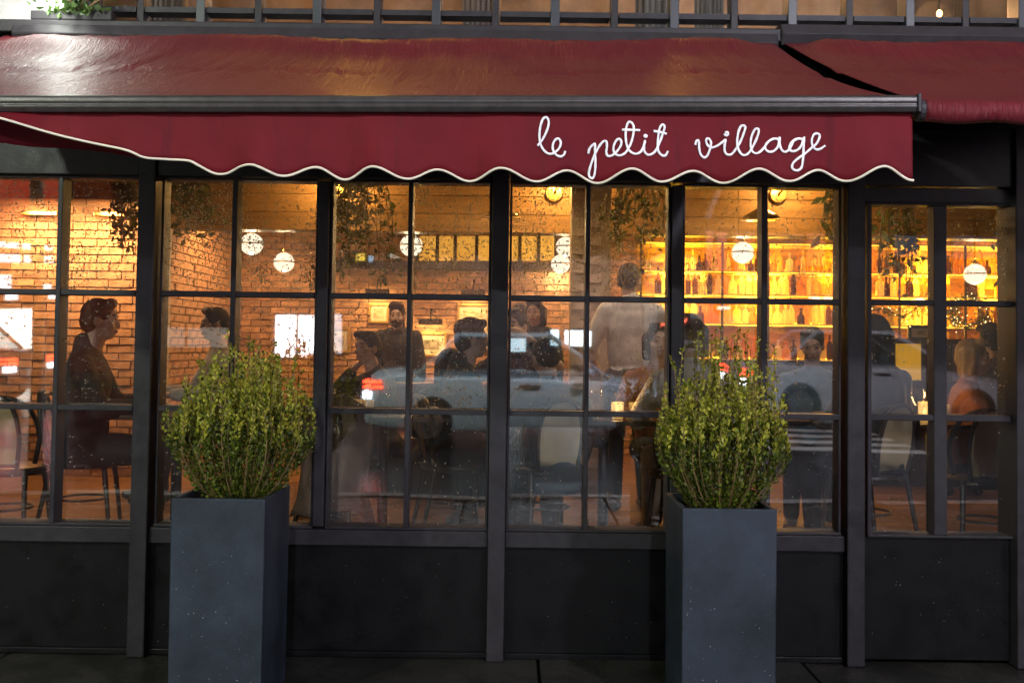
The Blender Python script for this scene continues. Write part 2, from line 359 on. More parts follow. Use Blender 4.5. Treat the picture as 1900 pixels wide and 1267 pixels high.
# ------------------------------------------------------------------ upper storey
uz = PZ(62, 0)           # foot of the upper windows
ub = thing('upper_storey', 'dark gridded upper storey windows above the awning', 'facade', (0, 0, GT + .3))
MB().box(-12, 12, .0, .25, GT + .301, uz - .075).build('wall', PP, ub)
MB().box(-12, 12, -.16, .25, uz - .074, uz - .012).build('sill', BP, ub, bevel=0.006)
xs_px = [172, 262, 375, 480, 590, 700, 810, 920, 1030, 1140, 1250, 1362, 1468, 1575, 1685, 1790, 1893, 2000, 2110, 2220]
thick = {375, 590, 810, 1030, 1250, 1468, 1685, 1893}
ux = [P(x, 30, 0).x for x in xs_px]; UT = 4.7
bz = PZ(33, 0), PZ(23, 0)
mat('steel blue', (0.03, 0.033, 0.042), 0.4, var=0.2)
for x, px in zip(ux, xs_px):
    hw = .022 if px in thick else .017
    MB().box(x - hw, x + hw, -.03 if px in thick else -.015, .09, uz - .011, UT).build('mullion', MATS['steel blue'] if px in thick else BP, ub, bevel=0.003)
for a, b in zip(ux[:-1], ux[1:]):
    for z0, z1 in ((bz[0], bz[1]), (bz[1] + .55, bz[1] + .575), (bz[1] + 1.1, bz[1] + 1.125)):
        MB().box(a + .0225, b - .0225, -.012, .08, z0, z1).build('glazing_bar', BP, ub)
    MB().box(a + .018, b - .018, .03, .036, uz - .01, UT).build('pane', MATS['shop glass clear'], ub)
MB().box(-12, 12, -.1, .3, UT + .001, UT + 3.0).build('wall', PP, ub)
MB().box(ux[-1] + .03, 12, -.05, .25, uz - .011, UT).build('wall', PP, ub)
# pale pier on the far left of the upper storey
MB().box(-12, P(165, 30, 0).x - .03, -.02, .25, uz - .011, UT).build('pier', MATS['plaster pale'], ub)
# room behind the upper windows
ur = struct(MB().box(-6, 7, .30, 4.0, 3.21, 3.25).build('upper_floor', mat('upper floor', (.12, .08, .05), .5)))
struct(MB().box(-6, 7, 3.5, 3.7, 3.251, UT + .2).build('upper_back_wall', mat('upper wall', (.34, .26, .19), .8, var=.75, vscale=.8)))  # broad tones in the wall colour stand in for varied warm light
struct(MB().box(-6, 7, .30, 3.7, UT + .2, UT + .3).build('upper_ceiling', mat('upper ceil', (.35, .33, .30), .8)))
struct(MB().box(-6.1, -6, .30, 3.7, 3.21, UT + .3).build('upper_side_wall', MATS['upper wall']))
struct(MB().box(7, 7.1, .30, 3.7, 3.21, UT + .3).build('upper_side_wall', MATS['upper wall']))
mat('curtain', (.30, .27, .23), .9, var=.15, vscale=3)
for i, (pa, pb, Y) in enumerate(((270, 345, .35), (860, 930, .4), (1180, 1262, .4), (1290, 1345, .38))):
    a, b = PX(pa, Y, 30), PX(pb, Y, 30); V = MB(); n = 24
    pts = [(a + (b - a) * t / n, Y + .025 * math.sin(t * 1.9)) for t in range(n + 1)]
    V.add([(p[0], p[1], z) for z in (3.252, UT + .15) for p in pts], [(t, t + 1, n + 2 + t, n + 1 + t) for t in range(n)])
    o = V.build('curtain', MATS['curtain'], None, smooth=True); s = o.modifiers.new('t', 'SOLIDIFY'); s.thickness = .006
    tag(o, ('narrow beige curtain behind the upper windows beside the left plant', 'beige curtain at the middle of the upper windows', 'wide pale curtain in the upper windows above the white lettering', 'narrow pale curtain in the upper windows right of the wide one')[i], 'curtain')
for i, (px, Y, lab) in enumerate(((655, .9, 'warm pendant lamp in the upper room left of the middle'), (1262, .9, 'warm pendant lamp in the upper room above the lettering'), (1743, .8, 'small orange bulb glowing behind the upper right window'))):
    big = i < 2; p = P(px, 26, Y); z = 3.95 if big else p.z
    t = thing('pendant_lamp', lab, 'lamp', (p.x, Y, z))
    if big: MB().lathe([(.10, 0), (.13, .08), (.16, .2), (.13, .32), (.05, .36)], (p.x, Y, z - .18), 20).build('lamp_shade', emat('upper shade', (1, .52, .08), 20), t, smooth=True)
    else: MB().ell((p.x, Y, z), (.016, .016, .022)).build('bulb', emat('upper bulb', (1, .45, .12), 25), t, smooth=True)
    MB().cone((p.x, Y, z + (.185 if big else .024)), (p.x, Y, UT + .2), .005, .005, 6).build('cord', MATS['dark void'], t)
    lamp('lamp_light', 'POINT', (p.x, Y + (.35 if big else .08), z), 40 if big else 75, (1, .52, .20), t, .1)
# white flood lamp and window-box plant at the upper left
p = P(108, 16, -.10); t = thing('flood_lamp', 'glaring white lamp shining behind the plant at the upper left', 'lamp', (p.x, -.10, p.z))
MB().ell((p.x, -.10, p.z), (.065, .035, .08)).build('lamp_glass', emat('white lamp', (.97, 1, .93), 14), t, smooth=True)
MB().cone((p.x, -.07, p.z), (p.x, -.021, p.z), .05, .06, 12).build('bracket', BP, t)
lamp('lamp_light', 'POINT', (p.x, -.24, p.z + .03), 15, (.95, 1, .92), t, .10)
# ------------------------------------------------------------------ plants
def leaf_cloud(pts, dirs, sizes, asp=.55, rs=np.random):
    # folded two-triangle-pair leaves from arrays of base points and pointing directions
    V = []; F = []
    for p, d, s in zip(pts, dirs, sizes):
        d = Vector(d).normalized(); side = d.cross(Vector(rs.normal(size=3))).normalized(); nn = side.cross(d); p = Vector(p); o = len(V)
        V += [p, p + d * s * .5 + side * s * asp * .5 + nn * s * .12, p + d * s, p + d * s * .5 - side * s * asp * .5 + nn * s * .12, p + d * s * .52]
        F += [(o, o + 1, o + 4), (o + 1, o + 2, o + 4), (o, o + 4, o + 3), (o + 4, o + 2, o + 3)]
    b = MB(); b.v = [tuple(v) for v in V]; b.f = F; return b
def boxwood(label, base, rx, hgt, seed, lean=0.0, nst=150):
    rs = np.random.RandomState(seed); t = thing('boxwood_bush', label, 'bush', base, 0, 'boxwood bushes in tall planters')
    b = Vector(base); st = MB(); PT = []; DR = []; SZ = []; TP = []
    for i in range(nst):
        a = rs.uniform(0, 2 * math.pi); u = math.sqrt(rs.rand()) if i % 3 else rs.uniform(.75, 1.0)
        top_h = hgt * (1 - .30 * u ** 2.6) * rs.uniform(.68, 1.06)
        r_mid = rx * u; r_top = rx * u * rs.uniform(.84, 1.04)
        ca, sa = math.cos(a), math.sin(a)
        z1 = min(top_h * .55, .06 + .24 * (1 - .45 * u))
        pts = [b + Vector((ca * .04 * u, sa * .04 * u, 0)), b + Vector((ca * r_mid * .56, sa * r_mid * .56, z1 * .30)), b + Vector((ca * r_mid * .95, sa * r_mid * .95, z1 + .03)),
               b + Vector((ca * r_top * 1.02 + rs.normal() * .012, sa * r_top * 1.02 + rs.normal() * .012, (z1 + top_h) / 2 + .02)), b + Vector((ca * r_top * .98 + rs.normal() * .02 + lean * top_h, sa * r_top * .98 + rs.normal() * .02, top_h))]
        sp = spline(pts, 6)
        if i % 2 == 0: st.tube(sp, list(np.linspace(.0035, .0012, len(sp))), 5)
        L = len(sp)
        for k in range(int(96 * (top_h / hgt) + 20)):
            s = rs.uniform(.13 if u > .5 else .30, 1.0) ** .85 * (L - 1.001); j = int(s); q = sp[j].lerp(sp[j + 1], s - j); d = (sp[j + 1] - sp[j]).normalized()
            o = Vector(rs.normal(size=3)); o = (o - d * o.dot(d)).normalized()
            PT.append(q + o * rs.uniform(0, .004)); DR.append(d * 1.0 + o * .8); SZ.append(rs.uniform(.012, .024)); TP.append(s / L > .62 and rs.rand() < .75)
    for i in range(34 if seed == 3 else 46):   # loose upright shoots above the clipped outline
        a = rs.uniform(0, 6.283); u = rs.uniform(.1, .95); r0 = rx * u; z0 = hgt * (1 - .30 * u ** 2.6) * .72; L_ = rs.uniform(.24, .46) * hgt * (1.2 if seed != 3 else .95); dx, dy = rs.normal() * .02, rs.normal() * .02
        sp = spline([b + Vector((r0 * math.cos(a), r0 * math.sin(a), z0)), b + Vector((r0 * math.cos(a) + dx * .4, r0 * math.sin(a) + dy * .4, z0 + L_ * .5)), b + Vector((r0 * 1.03 * math.cos(a) + dx, r0 * 1.03 * math.sin(a) + dy, z0 + L_))], 6)
        st.tube(sp, .0015, 4)
        for k in range(34):
            s = rs.uniform(0, 1) * (len(sp) - 1.001); j = int(s); q = sp[j].lerp(sp[j + 1], s - j); d = (sp[j + 1] - sp[j]).normalized(); o = Vector(rs.normal(size=3)); o = (o - d * o.dot(d)).normalized(); PT.append(q); DR.append(d * .8 + o * .8); SZ.append(rs.uniform(.012, .022)); TP.append(rs.rand() < .85)
    for k in range(2200):   # short inner twigs fill the heart of the bush
        a = rs.uniform(0, 2 * math.pi); z = rs.uniform(.02, .62) * hgt; lim = rx * (0.42 + .54 * min(1, z / (.36 * hgt))); r = lim * math.sqrt(rs.rand()) * .95
        PT.append(b + Vector((r * math.cos(a), r * math.sin(a), z))); DR.append(Vector((math.cos(a) * .5, math.sin(a) * .5, .7)) + Vector(rs.normal(size=3)) * .5); SZ.append(rs.uniform(.014, .024)); TP.append(False)
    st.build('stems', MATS['twig'], t, smooth=True); 
    for nm, mm, want in (('leaves', 'boxwood', False), ('young_leaves', 'boxwood tip', True)):
        ii = [k for k in range(len(PT)) if bool(TP[k]) == want]; stuff(leaf_cloud([PT[k] for k in ii], [DR[k] for k in ii], [SZ[k] for k in ii], .62, rs).build(nm, MATS[mm], t))
    return t
def planter(label, pxl, pxr, pytop, Yf, dep, bot_scale=.985):
    xl, xr = PX(pxl, Yf, pytop + 60), PX(pxr, Yf, pytop + 60); zt = P((pxl + pxr) / 2, pytop, Yf).z; w_ = xr - xl; cx = (xl + xr) / 2
    t = thing('tall_planter', label, 'planter', (cx, Yf + dep / 2, 0), 0, 'tall slate grey planters')
    b = MB(); k = bot_scale; hw = w_ / 2; yc = Yf + dep / 2; hd = dep / 2; wl_ = .022; vs = []
    for (sx, sy, z) in ((hw * k, hd * k, .004), (hw, hd, zt), (hw - wl_, hd - wl_, zt), (hw - wl_, hd - wl_, zt - .07)):
        vs += [(cx - sx, yc - sy, z), (cx + sx, yc - sy, z), (cx + sx, yc + sy, z), (cx - sx, yc + sy, z)]
    fs = [(3, 2, 1, 0)]
    for r_ in range(3): fs += [(r_ * 4 + q, r_ * 4 + (q + 1) % 4, r_ * 4 + 4 + (q + 1) % 4, r_ * 4 + 4 + q) for q in range(4)]
    fs.append((12, 13, 14, 15)); b.add(vs, fs); b.build('box', MATS['planter grey'], t, bevel=.005)
    n = 12; g = MB(); q = hw - wl_ - .001; e = hd - wl_ - .001
    g.add([(cx - q + 2 * q * i / n, yc - e + 2 * e * j / n, zt - .045 + random.uniform(-.008, .012)) for j in range(n + 1) for i in range(n + 1)], [(j * (n + 1) + i, j * (n + 1) + i + 1, (j + 1) * (n + 1) + i + 1, (j + 1) * (n + 1) + i) for j in range(n) for i in range(n)])
    g.build('soil', MATS['soil'], t); return (cx, yc, zt - .05)
c1 = planter('tall grey planter on the left holding the rounder bush', 316, 491, 925, -.88, .46)
c2 = planter('tall grey planter on the right holding the bush with upright shoots', 1266, 1442, 944, -.88, .44)
boxwood('round dense boxwood bush in the left planter', (c1[0] + .03, c1[1], c1[2]), .31, .64, 3)
boxwood('boxwood bush with tall upright shoots in the right planter', (c2[0] + .01, c2[1], c2[2]), .295, .64, 11)
# plant with lit leaves at the upper left sill
p = P(132, 40, -.15); t = thing('sill_plant', 'leafy plant lit from behind on the upper left sill', 'plant', (p.x, -.15, uz - .012)); rs = np.random.RandomState(5)
leafmat('ivy', (.02, .05, .012), (.12, .20, .05)); leafmat('house plant', (.04, .07, .015), (.26, .30, .07))
PT = [Vector((p.x + rs.normal() * .075, -.17 + rs.normal() * .03, uz + .02 + abs(rs.normal()) * .13)) for i in range(380)]
stuff(leaf_cloud(PT, [rs.normal(size=3) for i in PT], rs.uniform(.025, .05, len(PT)), .7, rs).build('leaves', MATS['ivy'], t))
sm = MB()
for i in range(14): sm.tube(spline([(p.x + rs.normal() * .03, -.14, uz), (p.x + rs.normal() * .06, -.16 + rs.normal() * .02, uz + .12), (p.x + rs.normal() * .10, -.16 + rs.normal() * .03, uz + .26)], 5), .003, 5)
sm.build('stems', MATS['twig'], t); MB().box(p.x - .2, p.x + .2, -.155, -.10, uz - .011, uz + .035).build('trough', BP, t, bevel=.005)
# ------------------------------------------------------------------ awnings
def fabric_mat(name, c):
    m, n, l = nodes_of(name); p_ = n['Principled BSDF']; p_.inputs['Roughness'].default_value = .5; p_.inputs['Specular IOR Level'].default_value = .35; p_.inputs['Coat Weight'].default_value = .3; p_.inputs['Coat Roughness'].default_value = .32
    tc = n.new('ShaderNodeTexCoord'); nz = n.new('ShaderNodeTexNoise'); nz.inputs['Scale'].default_value = 3; nz.inputs['Detail'].default_value = 6; l.new(tc.outputs['Object'], nz.inputs['Vector'])
    cr = n.new('ShaderNodeValToRGB'); cr.color_ramp.elements[0].color = tuple(x * .75 for x in c) + (1,); cr.color_ramp.elements[1].color = tuple(x * 1.2 for x in c) + (1,)
    l.new(nz.outputs['Fac'], cr.inputs[0]); l.new(cr.outputs[0], p_.inputs['Base Color'])
    mp = n.new('ShaderNodeMapping'); mp.inputs['Scale'].default_value = (80, 9, 9); mp.inputs['Rotation'].default_value = (0, 0, R(12)); l.new(tc.outputs['Object'], mp.inputs[0])
    wr = n.new('ShaderNodeTexNoise'); wr.inputs['Scale'].default_value = 1; wr.inputs['Detail'].default_value = 7; wr.inputs['Roughness'].default_value = .62; wr.inputs['Distortion'].default_value = 1.2; l.new(mp.outputs[0], wr.inputs['Vector'])
    vo = n.new('ShaderNodeTexVoronoi'); vo.inputs['Scale'].default_value = 110; l.new(tc.outputs['Object'], vo.inputs['Vector'])
    lt = n.new('ShaderNodeMath'); lt.operation = 'LESS_THAN'; lt.inputs[1].default_value = .22; l.new(vo.outputs['Distance'], lt.inputs[0])
    b1 = n.new('ShaderNodeBump'); b1.inputs['Strength'].default_value = 1.0; b1.inputs['Distance'].default_value = .02; l.new(wr.outputs['Fac'], b1.inputs['Height'])
    b2 = n.new('ShaderNodeBump'); b2.inputs['Strength'].default_value = .9; b2.inputs['Distance'].default_value = .006; l.new(lt.outputs[0], b2.inputs['Height']); l.new(b1.outputs[0], b2.inputs['Normal'])
    l.new(b2.outputs[0], p_.inputs['Normal']); l.new(b2.outputs[0], p_.inputs['Coat Normal'])
    t = n.new('ShaderNodeBsdfTranslucent'); t.inputs[0].default_value = (c[0], c[1], c[2], 1); mx = n.new('ShaderNodeMixShader'); mx.inputs[0].default_value = .12
    l.new(p_.outputs[0], mx.inputs[1]); l.new(t.outputs[0], mx.inputs[2]); l.new(mx.outputs[0], n['Material Output'].inputs[0]); MATS[name] = m; return m
fab = fabric_mat('awning fabric', (.18, .012, .022))
AY = -1.76; CY = -.13
aw = thing('awning', 'burgundy awning with cream scalloped hem and white handwritten lettering', 'awning', (0, CY, PZ(72, CY)))
aw2 = thing('awning', 'plain burgundy awning with rolled front edge at the right', 'awning', (P(1800, 80, CY).x, CY, PZ(78, CY)))
def awning_sheet(parent, top, bot, ny=34, nx=190, sag=.05, seed=1):
    # top/bot: (pixel x0, y0, x1, y1) of the wall edge and the front edge
    rs = np.random.RandomState(seed); ph = rs.uniform(0, 6, 8); V = []
    for j in range(ny + 1):
        v = j / ny
        for i in range(nx + 1):
            u = i / nx
            A = P(top[0] + (top[2] - top[0]) * u, top[1] + (top[3] - top[1]) * u, CY); B = P(bot[0] + (bot[2] - bot[0]) * u, bot[1] + (bot[3] - bot[1]) * u, AY)
            q = A.lerp(B, v); q.z -= sag * math.sin(math.pi * v) * (1 + .3 * min(1, min(u, 1 - u) * 16) * math.sin(u * 9 + ph[0])) * (1 if seed == 1 else .6)
            if v < .3: q.z += .05 * min(1, min(u, 1 - u) * 16) * math.exp(-((v - .14 - .02 * math.sin(u * 21 + ph[1])) / .06) ** 2)        # roll near the casing
            ef = min(1, min(u, 1 - u) * 16)
            env = ef * math.sin(math.pi * min(1, v * 1.15)) * math.exp(-((v - .35) / .35) ** 2)
            sl = u * (bot[2] - top[0]) / 15 - (v - .3) * (u - .5) * 26
            q.z += env * .0045 * (math.sin(sl * 1.0 + ph[2]) + .8 * math.sin(sl * 2.3 + ph[3]) + .6 * math.sin(sl * 4.1 + ph[4]))
            q.z -= .014 * math.exp(-((v - .46 - .03 * math.sin(u * 7 + ph[5])) / .018) ** 2)                 # seam
            V.append(q)
    b = MB(); b.add(V, [(j * (nx + 1) + i, j * (nx + 1) + i + 1, (j + 1) * (nx + 1) + i + 1, (j + 1) * (nx + 1) + i) for j in range(ny) for i in range(nx)])
    o = b.build('fabric', fab, parent, smooth=True); s = o.modifiers.new('t', 'SOLIDIFY'); s.thickness = .003; return o
awning_sheet(aw, (12, 66, 1430, 78), (-500, 186, 1686, 186))
awning_sheet(aw2, (1452, 80, 2350, 92), (1708, 190, 2820, 204), seed=4, sag=.035)
# casing on the wall, split where the two awnings meet
for (xa, xb, par) in ((30, 1440, aw), (1446, 2360, aw2)):
    a, b = P(xa, 66, CY), P(xb, 66 + (xb - xa) * .0115, CY); zc = (a.z + b.z) / 2
    prof = [(-.02, -.075), (-.15, -.06), (-.175, -.005), (-.15, .045), (-.06, .06), (.0, .06)]
    m = MB(); V = [(x, CY + .13 + y - .01, zc + z) for x in (a.x, b.x) for y, z in prof]; n_ = len(prof)
    m.add(V, [tuple(range(n_)), tuple(range(2 * n_ - 1, n_ - 1, -1))] + [(q, q + n_, (q + 1) % n_ + n_, (q + 1) % n_) for q in range(n_)])
    m.build('casing', BP, par, bevel=.006, fix=True)
# front bar of the left awning
L0, L1 = P(-500, 197, AY), P(1693, 197, AY)
bar = MB(); prof = [(-.035, -.028), (-.045, -.012), (-.040, -.002), (-.044, .004), (-.042, .020), (-.025, .030), (.03, .030), (.035, -.028)]
n_ = len(prof); V = [(q.x, AY + y, q.z + z) for q in (L0, L1) for y, z in prof]
bar.add(V, [tuple(range(n_)), tuple(range(2 * n_ - 1, n_ - 1, -1))] + [(q, q + n_, (q + 1) % n_ + n_, (q + 1) % n_) for q in range(n_)])
bar.build('front_bar', MATS['bar metal'], aw, bevel=.004, fix=True)
MB().box(L1.x + .001, L1.x + .012, AY - .046, AY + .036, L1.z - .03, L1.z + .032).build('end_cap', BP, aw, bevel=.003)
# valance with scalloped hem
HEM = [(-500, 175), (-300, 190), (-130, 205), (0, 225.6), (30, 232), (128, 257.6), (202, 272.7), (249, 285.5), (276, 296.5), (310, 297), (350, 299), (370, 308), (397, 321.5), (421, 321.5), (448, 311.4), (471, 309.7), (488, 315), (515, 327), (527, 328.5)]
_ext = [(527, 328.5), (587, 311.5), (640, 333), (692, 313), (756, 334), (813, 316), (873, 336), (928, 316), (995, 338.5), (1053, 317.5), (1111, 340), (1170, 317.5), (1226, 339), (1288, 318), (1345, 340), (1403, 317.5), (1462, 338), (1520, 316), (1573, 336.5), (1634, 312.5), (1691, 337)]
for (xa, ya), (xb, yb) in zip(_ext[:-1], _ext[1:]): HEM += [(xa + (xb - xa) * k / 8, ya + (yb - ya) * (.5 - .5 * math.cos(math.pi * k / 8))) for k in range(1, 9)]
hx = [h[0] for h in HEM]; hsp = spline([(h[0], h[1], 0) for h in HEM], 5)
HX = [q.x for q in hsp]; HY = [q.y for q in hsp]
def hem(x): return float(np.interp(x, HX, HY))
def vfold(x, t):   # ripple of the cloth out of plane, growing towards the hem
    return (.020 * math.sin(x * 2 * math.pi / 230 + .6) + .010 * math.sin(x * 2 * math.pi / 113) + (.05 * max(0, (280 - x) / 280) if x < 280 else 0)) * t
NX = 420; NY = 8; V = []
for j in range(NY + 1):
    for i in range(NX + 1):
        x = -500 + (1690 + 500) * i / NX; t = j / NY; y = 207 + (hem(x) - 207) * t if hem(x) > 212 else 207 + 5 * t
        q = P(x, y, AY); V.append((q.x, AY - .012 - vfold(x, t), q.z))
vb = MB(); vb.add(V, [(j * (NX + 1) + i, j * (NX + 1) + i + 1, (j + 1) * (NX + 1) + i + 1, (j + 1) * (NX + 1) + i) for j in range(NY) for i in range(NX)])
def stain_mat():
    m = mat('valance cloth', (.125, .0065, .0125), .6, var=.15, vscale=4, bump=.3, bscale=500, spec=.15); n, l = m.node_tree.nodes, m.node_tree.links; p_ = n['Principled BSDF']; src = p_.inputs['Base Color'].links[0].from_socket
    tc = n.new('ShaderNodeTexCoord'); mp = n.new('ShaderNodeMapping'); mp.inputs['Scale'].default_value = (9, 1, 1.2); l.new(tc.outputs['Object'], mp.inputs[0])
    nz = n.new('ShaderNodeTexNoise'); nz.inputs['Scale'].default_value = 2.2; nz.inputs['Detail'].default_value = 6; l.new(mp.outputs[0], nz.inputs['Vector'])
    mr = n.new('ShaderNodeMapRange'); mr.inputs['From Min'].default_value = .55; mr.inputs['From Max'].default_value = .75; mr.inputs['To Max'].default_value = .6; l.new(nz.outputs['Fac'], mr.inputs[0])
    mx = n.new('ShaderNodeMix'); mx.data_type = 'RGBA'; mx.inputs['B'].default_value = (.05, .006, .01, 1); l.new(mr.outputs[0], mx.inputs['Factor']); l.new(src, mx.inputs['A']); l.new(mx.outputs['Result'], p_.inputs['Base Color']); return m
vo_ = vb.build('valance', stain_mat(), aw, smooth=True); s = vo_.modifiers.new('t', 'SOLIDIFY'); s.thickness = .003; s.offset = 1
pp = [Vector((P(x, y, AY).x, AY - .015 - vfold(x, 1), P(x, y, AY).z)) for x, y in zip(HX, HY) if y > 212]
MB().tube(pp, .0042, 6).build('hem_piping', MATS['piping cream'], aw, smooth=True)
# inner flap hanging behind the blown-up left end
fl = [(-480, 232), (-200, 250), (0, 265), (60, 272), (128, 277), (200, 283), (276, 296)]; V = []; n_ = 60
for j in range(6):
    for i in range(n_ + 1):
        x = -480 + 756 * i / n_; b_ = float(np.interp(x, [q[0] for q in fl], [q[1] for q in fl])); q = P(x, 212 + (b_ - 212) * j / 5, AY + .10); V.append((q.x, AY + .10 + .01 * math.sin(x / 30), q.z))
o = MB().add(V, [(j * (n_ + 1) + i, j * (n_ + 1) + i + 1, (j + 1) * (n_ + 1) + i + 1, (j + 1) * (n_ + 1) + i) for j in range(5) for i in range(n_)]).build('inner_flap', MATS['valance cloth'], aw, smooth=True)
s = o.modifiers.new('t', 'SOLIDIFY'); s.thickness = .003
# rolled front edge of the right awning
rb_ = []; 
for i in range(60):
    x = 1712 + (2820 - 1712) * i / 59; a = P(x, 188 + (x - 1712) * .0125, AY); c_ = P(x, 226 + (x - 1712) * .020 + 2.5 * math.sin(x / 23), AY)
    for k in range(10):
        t_ = math.pi * k / 9; q = a.lerp(c_, (1 - math.cos(t_)) / 2); rb_.append((q.x, AY - .035 * math.sin(t_) - .002, q.z))
o = MB().add(rb_, [(i * 10 + k, i * 10 + 10 + k, i * 10 + 11 + k, i * 10 + k + 1) for i in range(59) for k in range(9)]).build('rolled_edge', fab, aw2, smooth=True); s = o.modifiers.new('t', 'SOLIDIFY'); s.thickness = .003
q = P(1708, 206, AY); MB().cone((q.x - .012, AY, q.z), (q.x + .01, AY, q.z), .036, .036, 16).build('roller_end', BP, aw2, bevel=.004)
# folding arms below the cloth
for par, pxs in ((aw, (330, 1560)), (aw2, (1790, 2250))):
    for px in pxs:
        a = P(px, 330, -.12); zt = PZ(150, -.3); e = P(px + (120 if px > 950 else -120), 210, AY + .06); k_ = Vector(((a.x + e.x) / 2 + .35, (-.12 + AY) / 2, (zt + e.z) / 2 - .02))
        ar = MB(); ar.tube([(a.x, -.14, zt - .1), tuple(k_)], .022, 10); ar.tube([tuple(k_), (e.x, AY + .05, e.z)], .02, 10); ar.build('folding_arm', MATS['bar metal'], par, smooth=True)
# handwritten lettering, one part for each word
Z = lambda pts: [(980 + x / 3.276, 200 + y / 3.276) for x, y in pts]
W1 = [[(57,238),(75,215),(100,175),(118,130),(124,95),(115,70),(103,66),(88,78),(76,110),(69,150),(68,190),(75,230),(92,262),(115,282),(140,286),(165,275),(187,252),(197,222),(188,198),(172,196),(156,212),(148,238),(152,268),(170,292),(195,302),(215,292),(225,268)]]
W2 = [[(366,280),(372,252),(390,230),(405,226),(405,270),(408,320),(408,370),(402,410),(390,428),(374,418),(370,395),(380,350),(395,310),(405,285),(420,255),(440,225),(460,208),(474,215),(476,245),(472,275),(480,298),(500,300),(520,288),(545,262),(560,232),(557,207),(543,200),(527,215),(515,245),(517,278),(535,298),(560,300),(585,285),(605,255),(618,225),(630,185),(636,140),(632,112),(615,96),(600,105),(590,140),(587,190),(592,235),(605,270),(630,290),(655,292),(680,275),(695,245),(705,210),(699,245),(701,275),(715,292),(735,294),(760,280),(780,250),(800,205),(815,160),(825,125),(815,110),(802,118),(790,150),(784,200),(782,245),(790,278),(810,297),(830,297),(845,270)],
      [(565,144),(620,146),(675,147)], [(757,150),(800,157),(838,166)], [(702,176),(712,176),(714,184),(706,187),(700,182),(706,178)]]
W3 = [[(1013,230),(1018,210),(1030,202),(1036,215),(1038,250),(1048,285),(1070,303),(1090,290),(1105,250),(1110,215),(1100,195),(1086,190),(1080,205),(1090,230),(1115,243),(1145,235),(1175,215),(1195,200),(1190,235),(1192,270),(1208,290),(1230,288),(1252,262),(1280,215),(1300,165),(1310,130),(1300,118),(1285,122),(1270,155),(1262,205),(1265,250),(1280,285),(1300,300),(1325,288),(1350,250),(1375,200),(1390,155),(1385,140),(1368,142),(1350,175),(1340,215),(1340,255),(1352,283),(1375,290),(1400,275),(1425,248),(1450,215),(1485,196),(1515,200)],
      [(1515,202),(1490,197),(1455,212),(1430,240),(1432,265),(1455,278),(1485,270),(1510,240),(1520,185),(1520,225),(1530,260),(1548,275),(1570,268),(1590,240),(1605,210),(1632,196),(1660,200)],
      [(1660,200),(1630,195),(1600,210),(1580,240),(1580,262),(1600,272),(1630,262),(1655,230),(1668,185),(1665,250),(1662,310),(1655,360),(1640,383),(1615,387),(1595,372),(1600,345),(1625,320),(1660,295),(1695,268),(1720,245),(1745,225),(1762,195),(1765,172),(1750,162),(1730,170),(1718,195),(1718,225),(1730,248),(1750,258),(1775,252),(1803,232)],
      [(1192,158),(1202,154),(1210,163),(1204,174),(1193,172),(1190,162)]]
for wd, lb in ((W1, 'short two letter word in white script'), (W2, 'middle word in white script'), (W3, 'long last word in white script')):
    b = MB()
    for stn in wd:
        pts = []
        for q in spline([(x, y, 0) for x, y in Z(stn)], 5):
            r_ = P(q.x, q.y, AY); t_ = min(1, max(0, (q.y - 207) / (hem(q.x) - 207))); pts.append((r_.x, AY - .0165 - vfold(q.x, t_), r_.z))
        b.tube(pts, [.0043 * (1 + .13 * math.sin(k * .9 + len(pts)) * math.sin(k * .37)) for k in range(len(pts))], 6, flat=.25)
    o = b.build('lettering', MATS['letter white'], aw, smooth=True); o['label'] = lb

# rain specks on planters and base panels, their glint put into a pale colour
mat('water glint', (.55, .57, .6), .12, coat=.6)
def specks(parent, x0, x1, z0, z1, y, n, seed):
    rs = np.random.RandomState(seed); b = MB()
    for i in range(n):
        x, z = rs.uniform(x0, x1), rs.uniform(z0, z1); r = .0007 + .0016 * rs.rand() ** 3; b.add([(x - r, y, z), (x, y, z - r * 1.2), (x + r, y, z), (x, y, z + r), (x, y - r * .8, z)], [(0, 1, 4), (1, 2, 4), (2, 3, 4), (3, 0, 4), (3, 2, 1, 0)])
    return stuff(b.build('rain_specks', MATS['water glint'], parent))
for k, (a, b) in enumerate(bays): specks(sf, a + .02, b - .02, .06, RB - .05, -.0352, 60, 40 + k)
specks(sf, post3[1] + .02, post4[0] - .02, .06, dzb - .1, -.0302, 40, 50)
for nm in ('tall_planter', 'tall_planter.001'):
    t = bpy.data.objects[nm]; bx = [c for c in t.children if c.name.startswith('box')][0]; xs_ = [v.co.x for v in bx.data.vertices]; ys_ = [v.co.y for v in bx.data.vertices]; zs_ = [v.co.z for v in bx.data.vertices]
    specks(t, min(xs_) + .02, max(xs_) - .02, .1, max(zs_) - .02, min(ys_) + .0015, 70, 60 + len(nm))
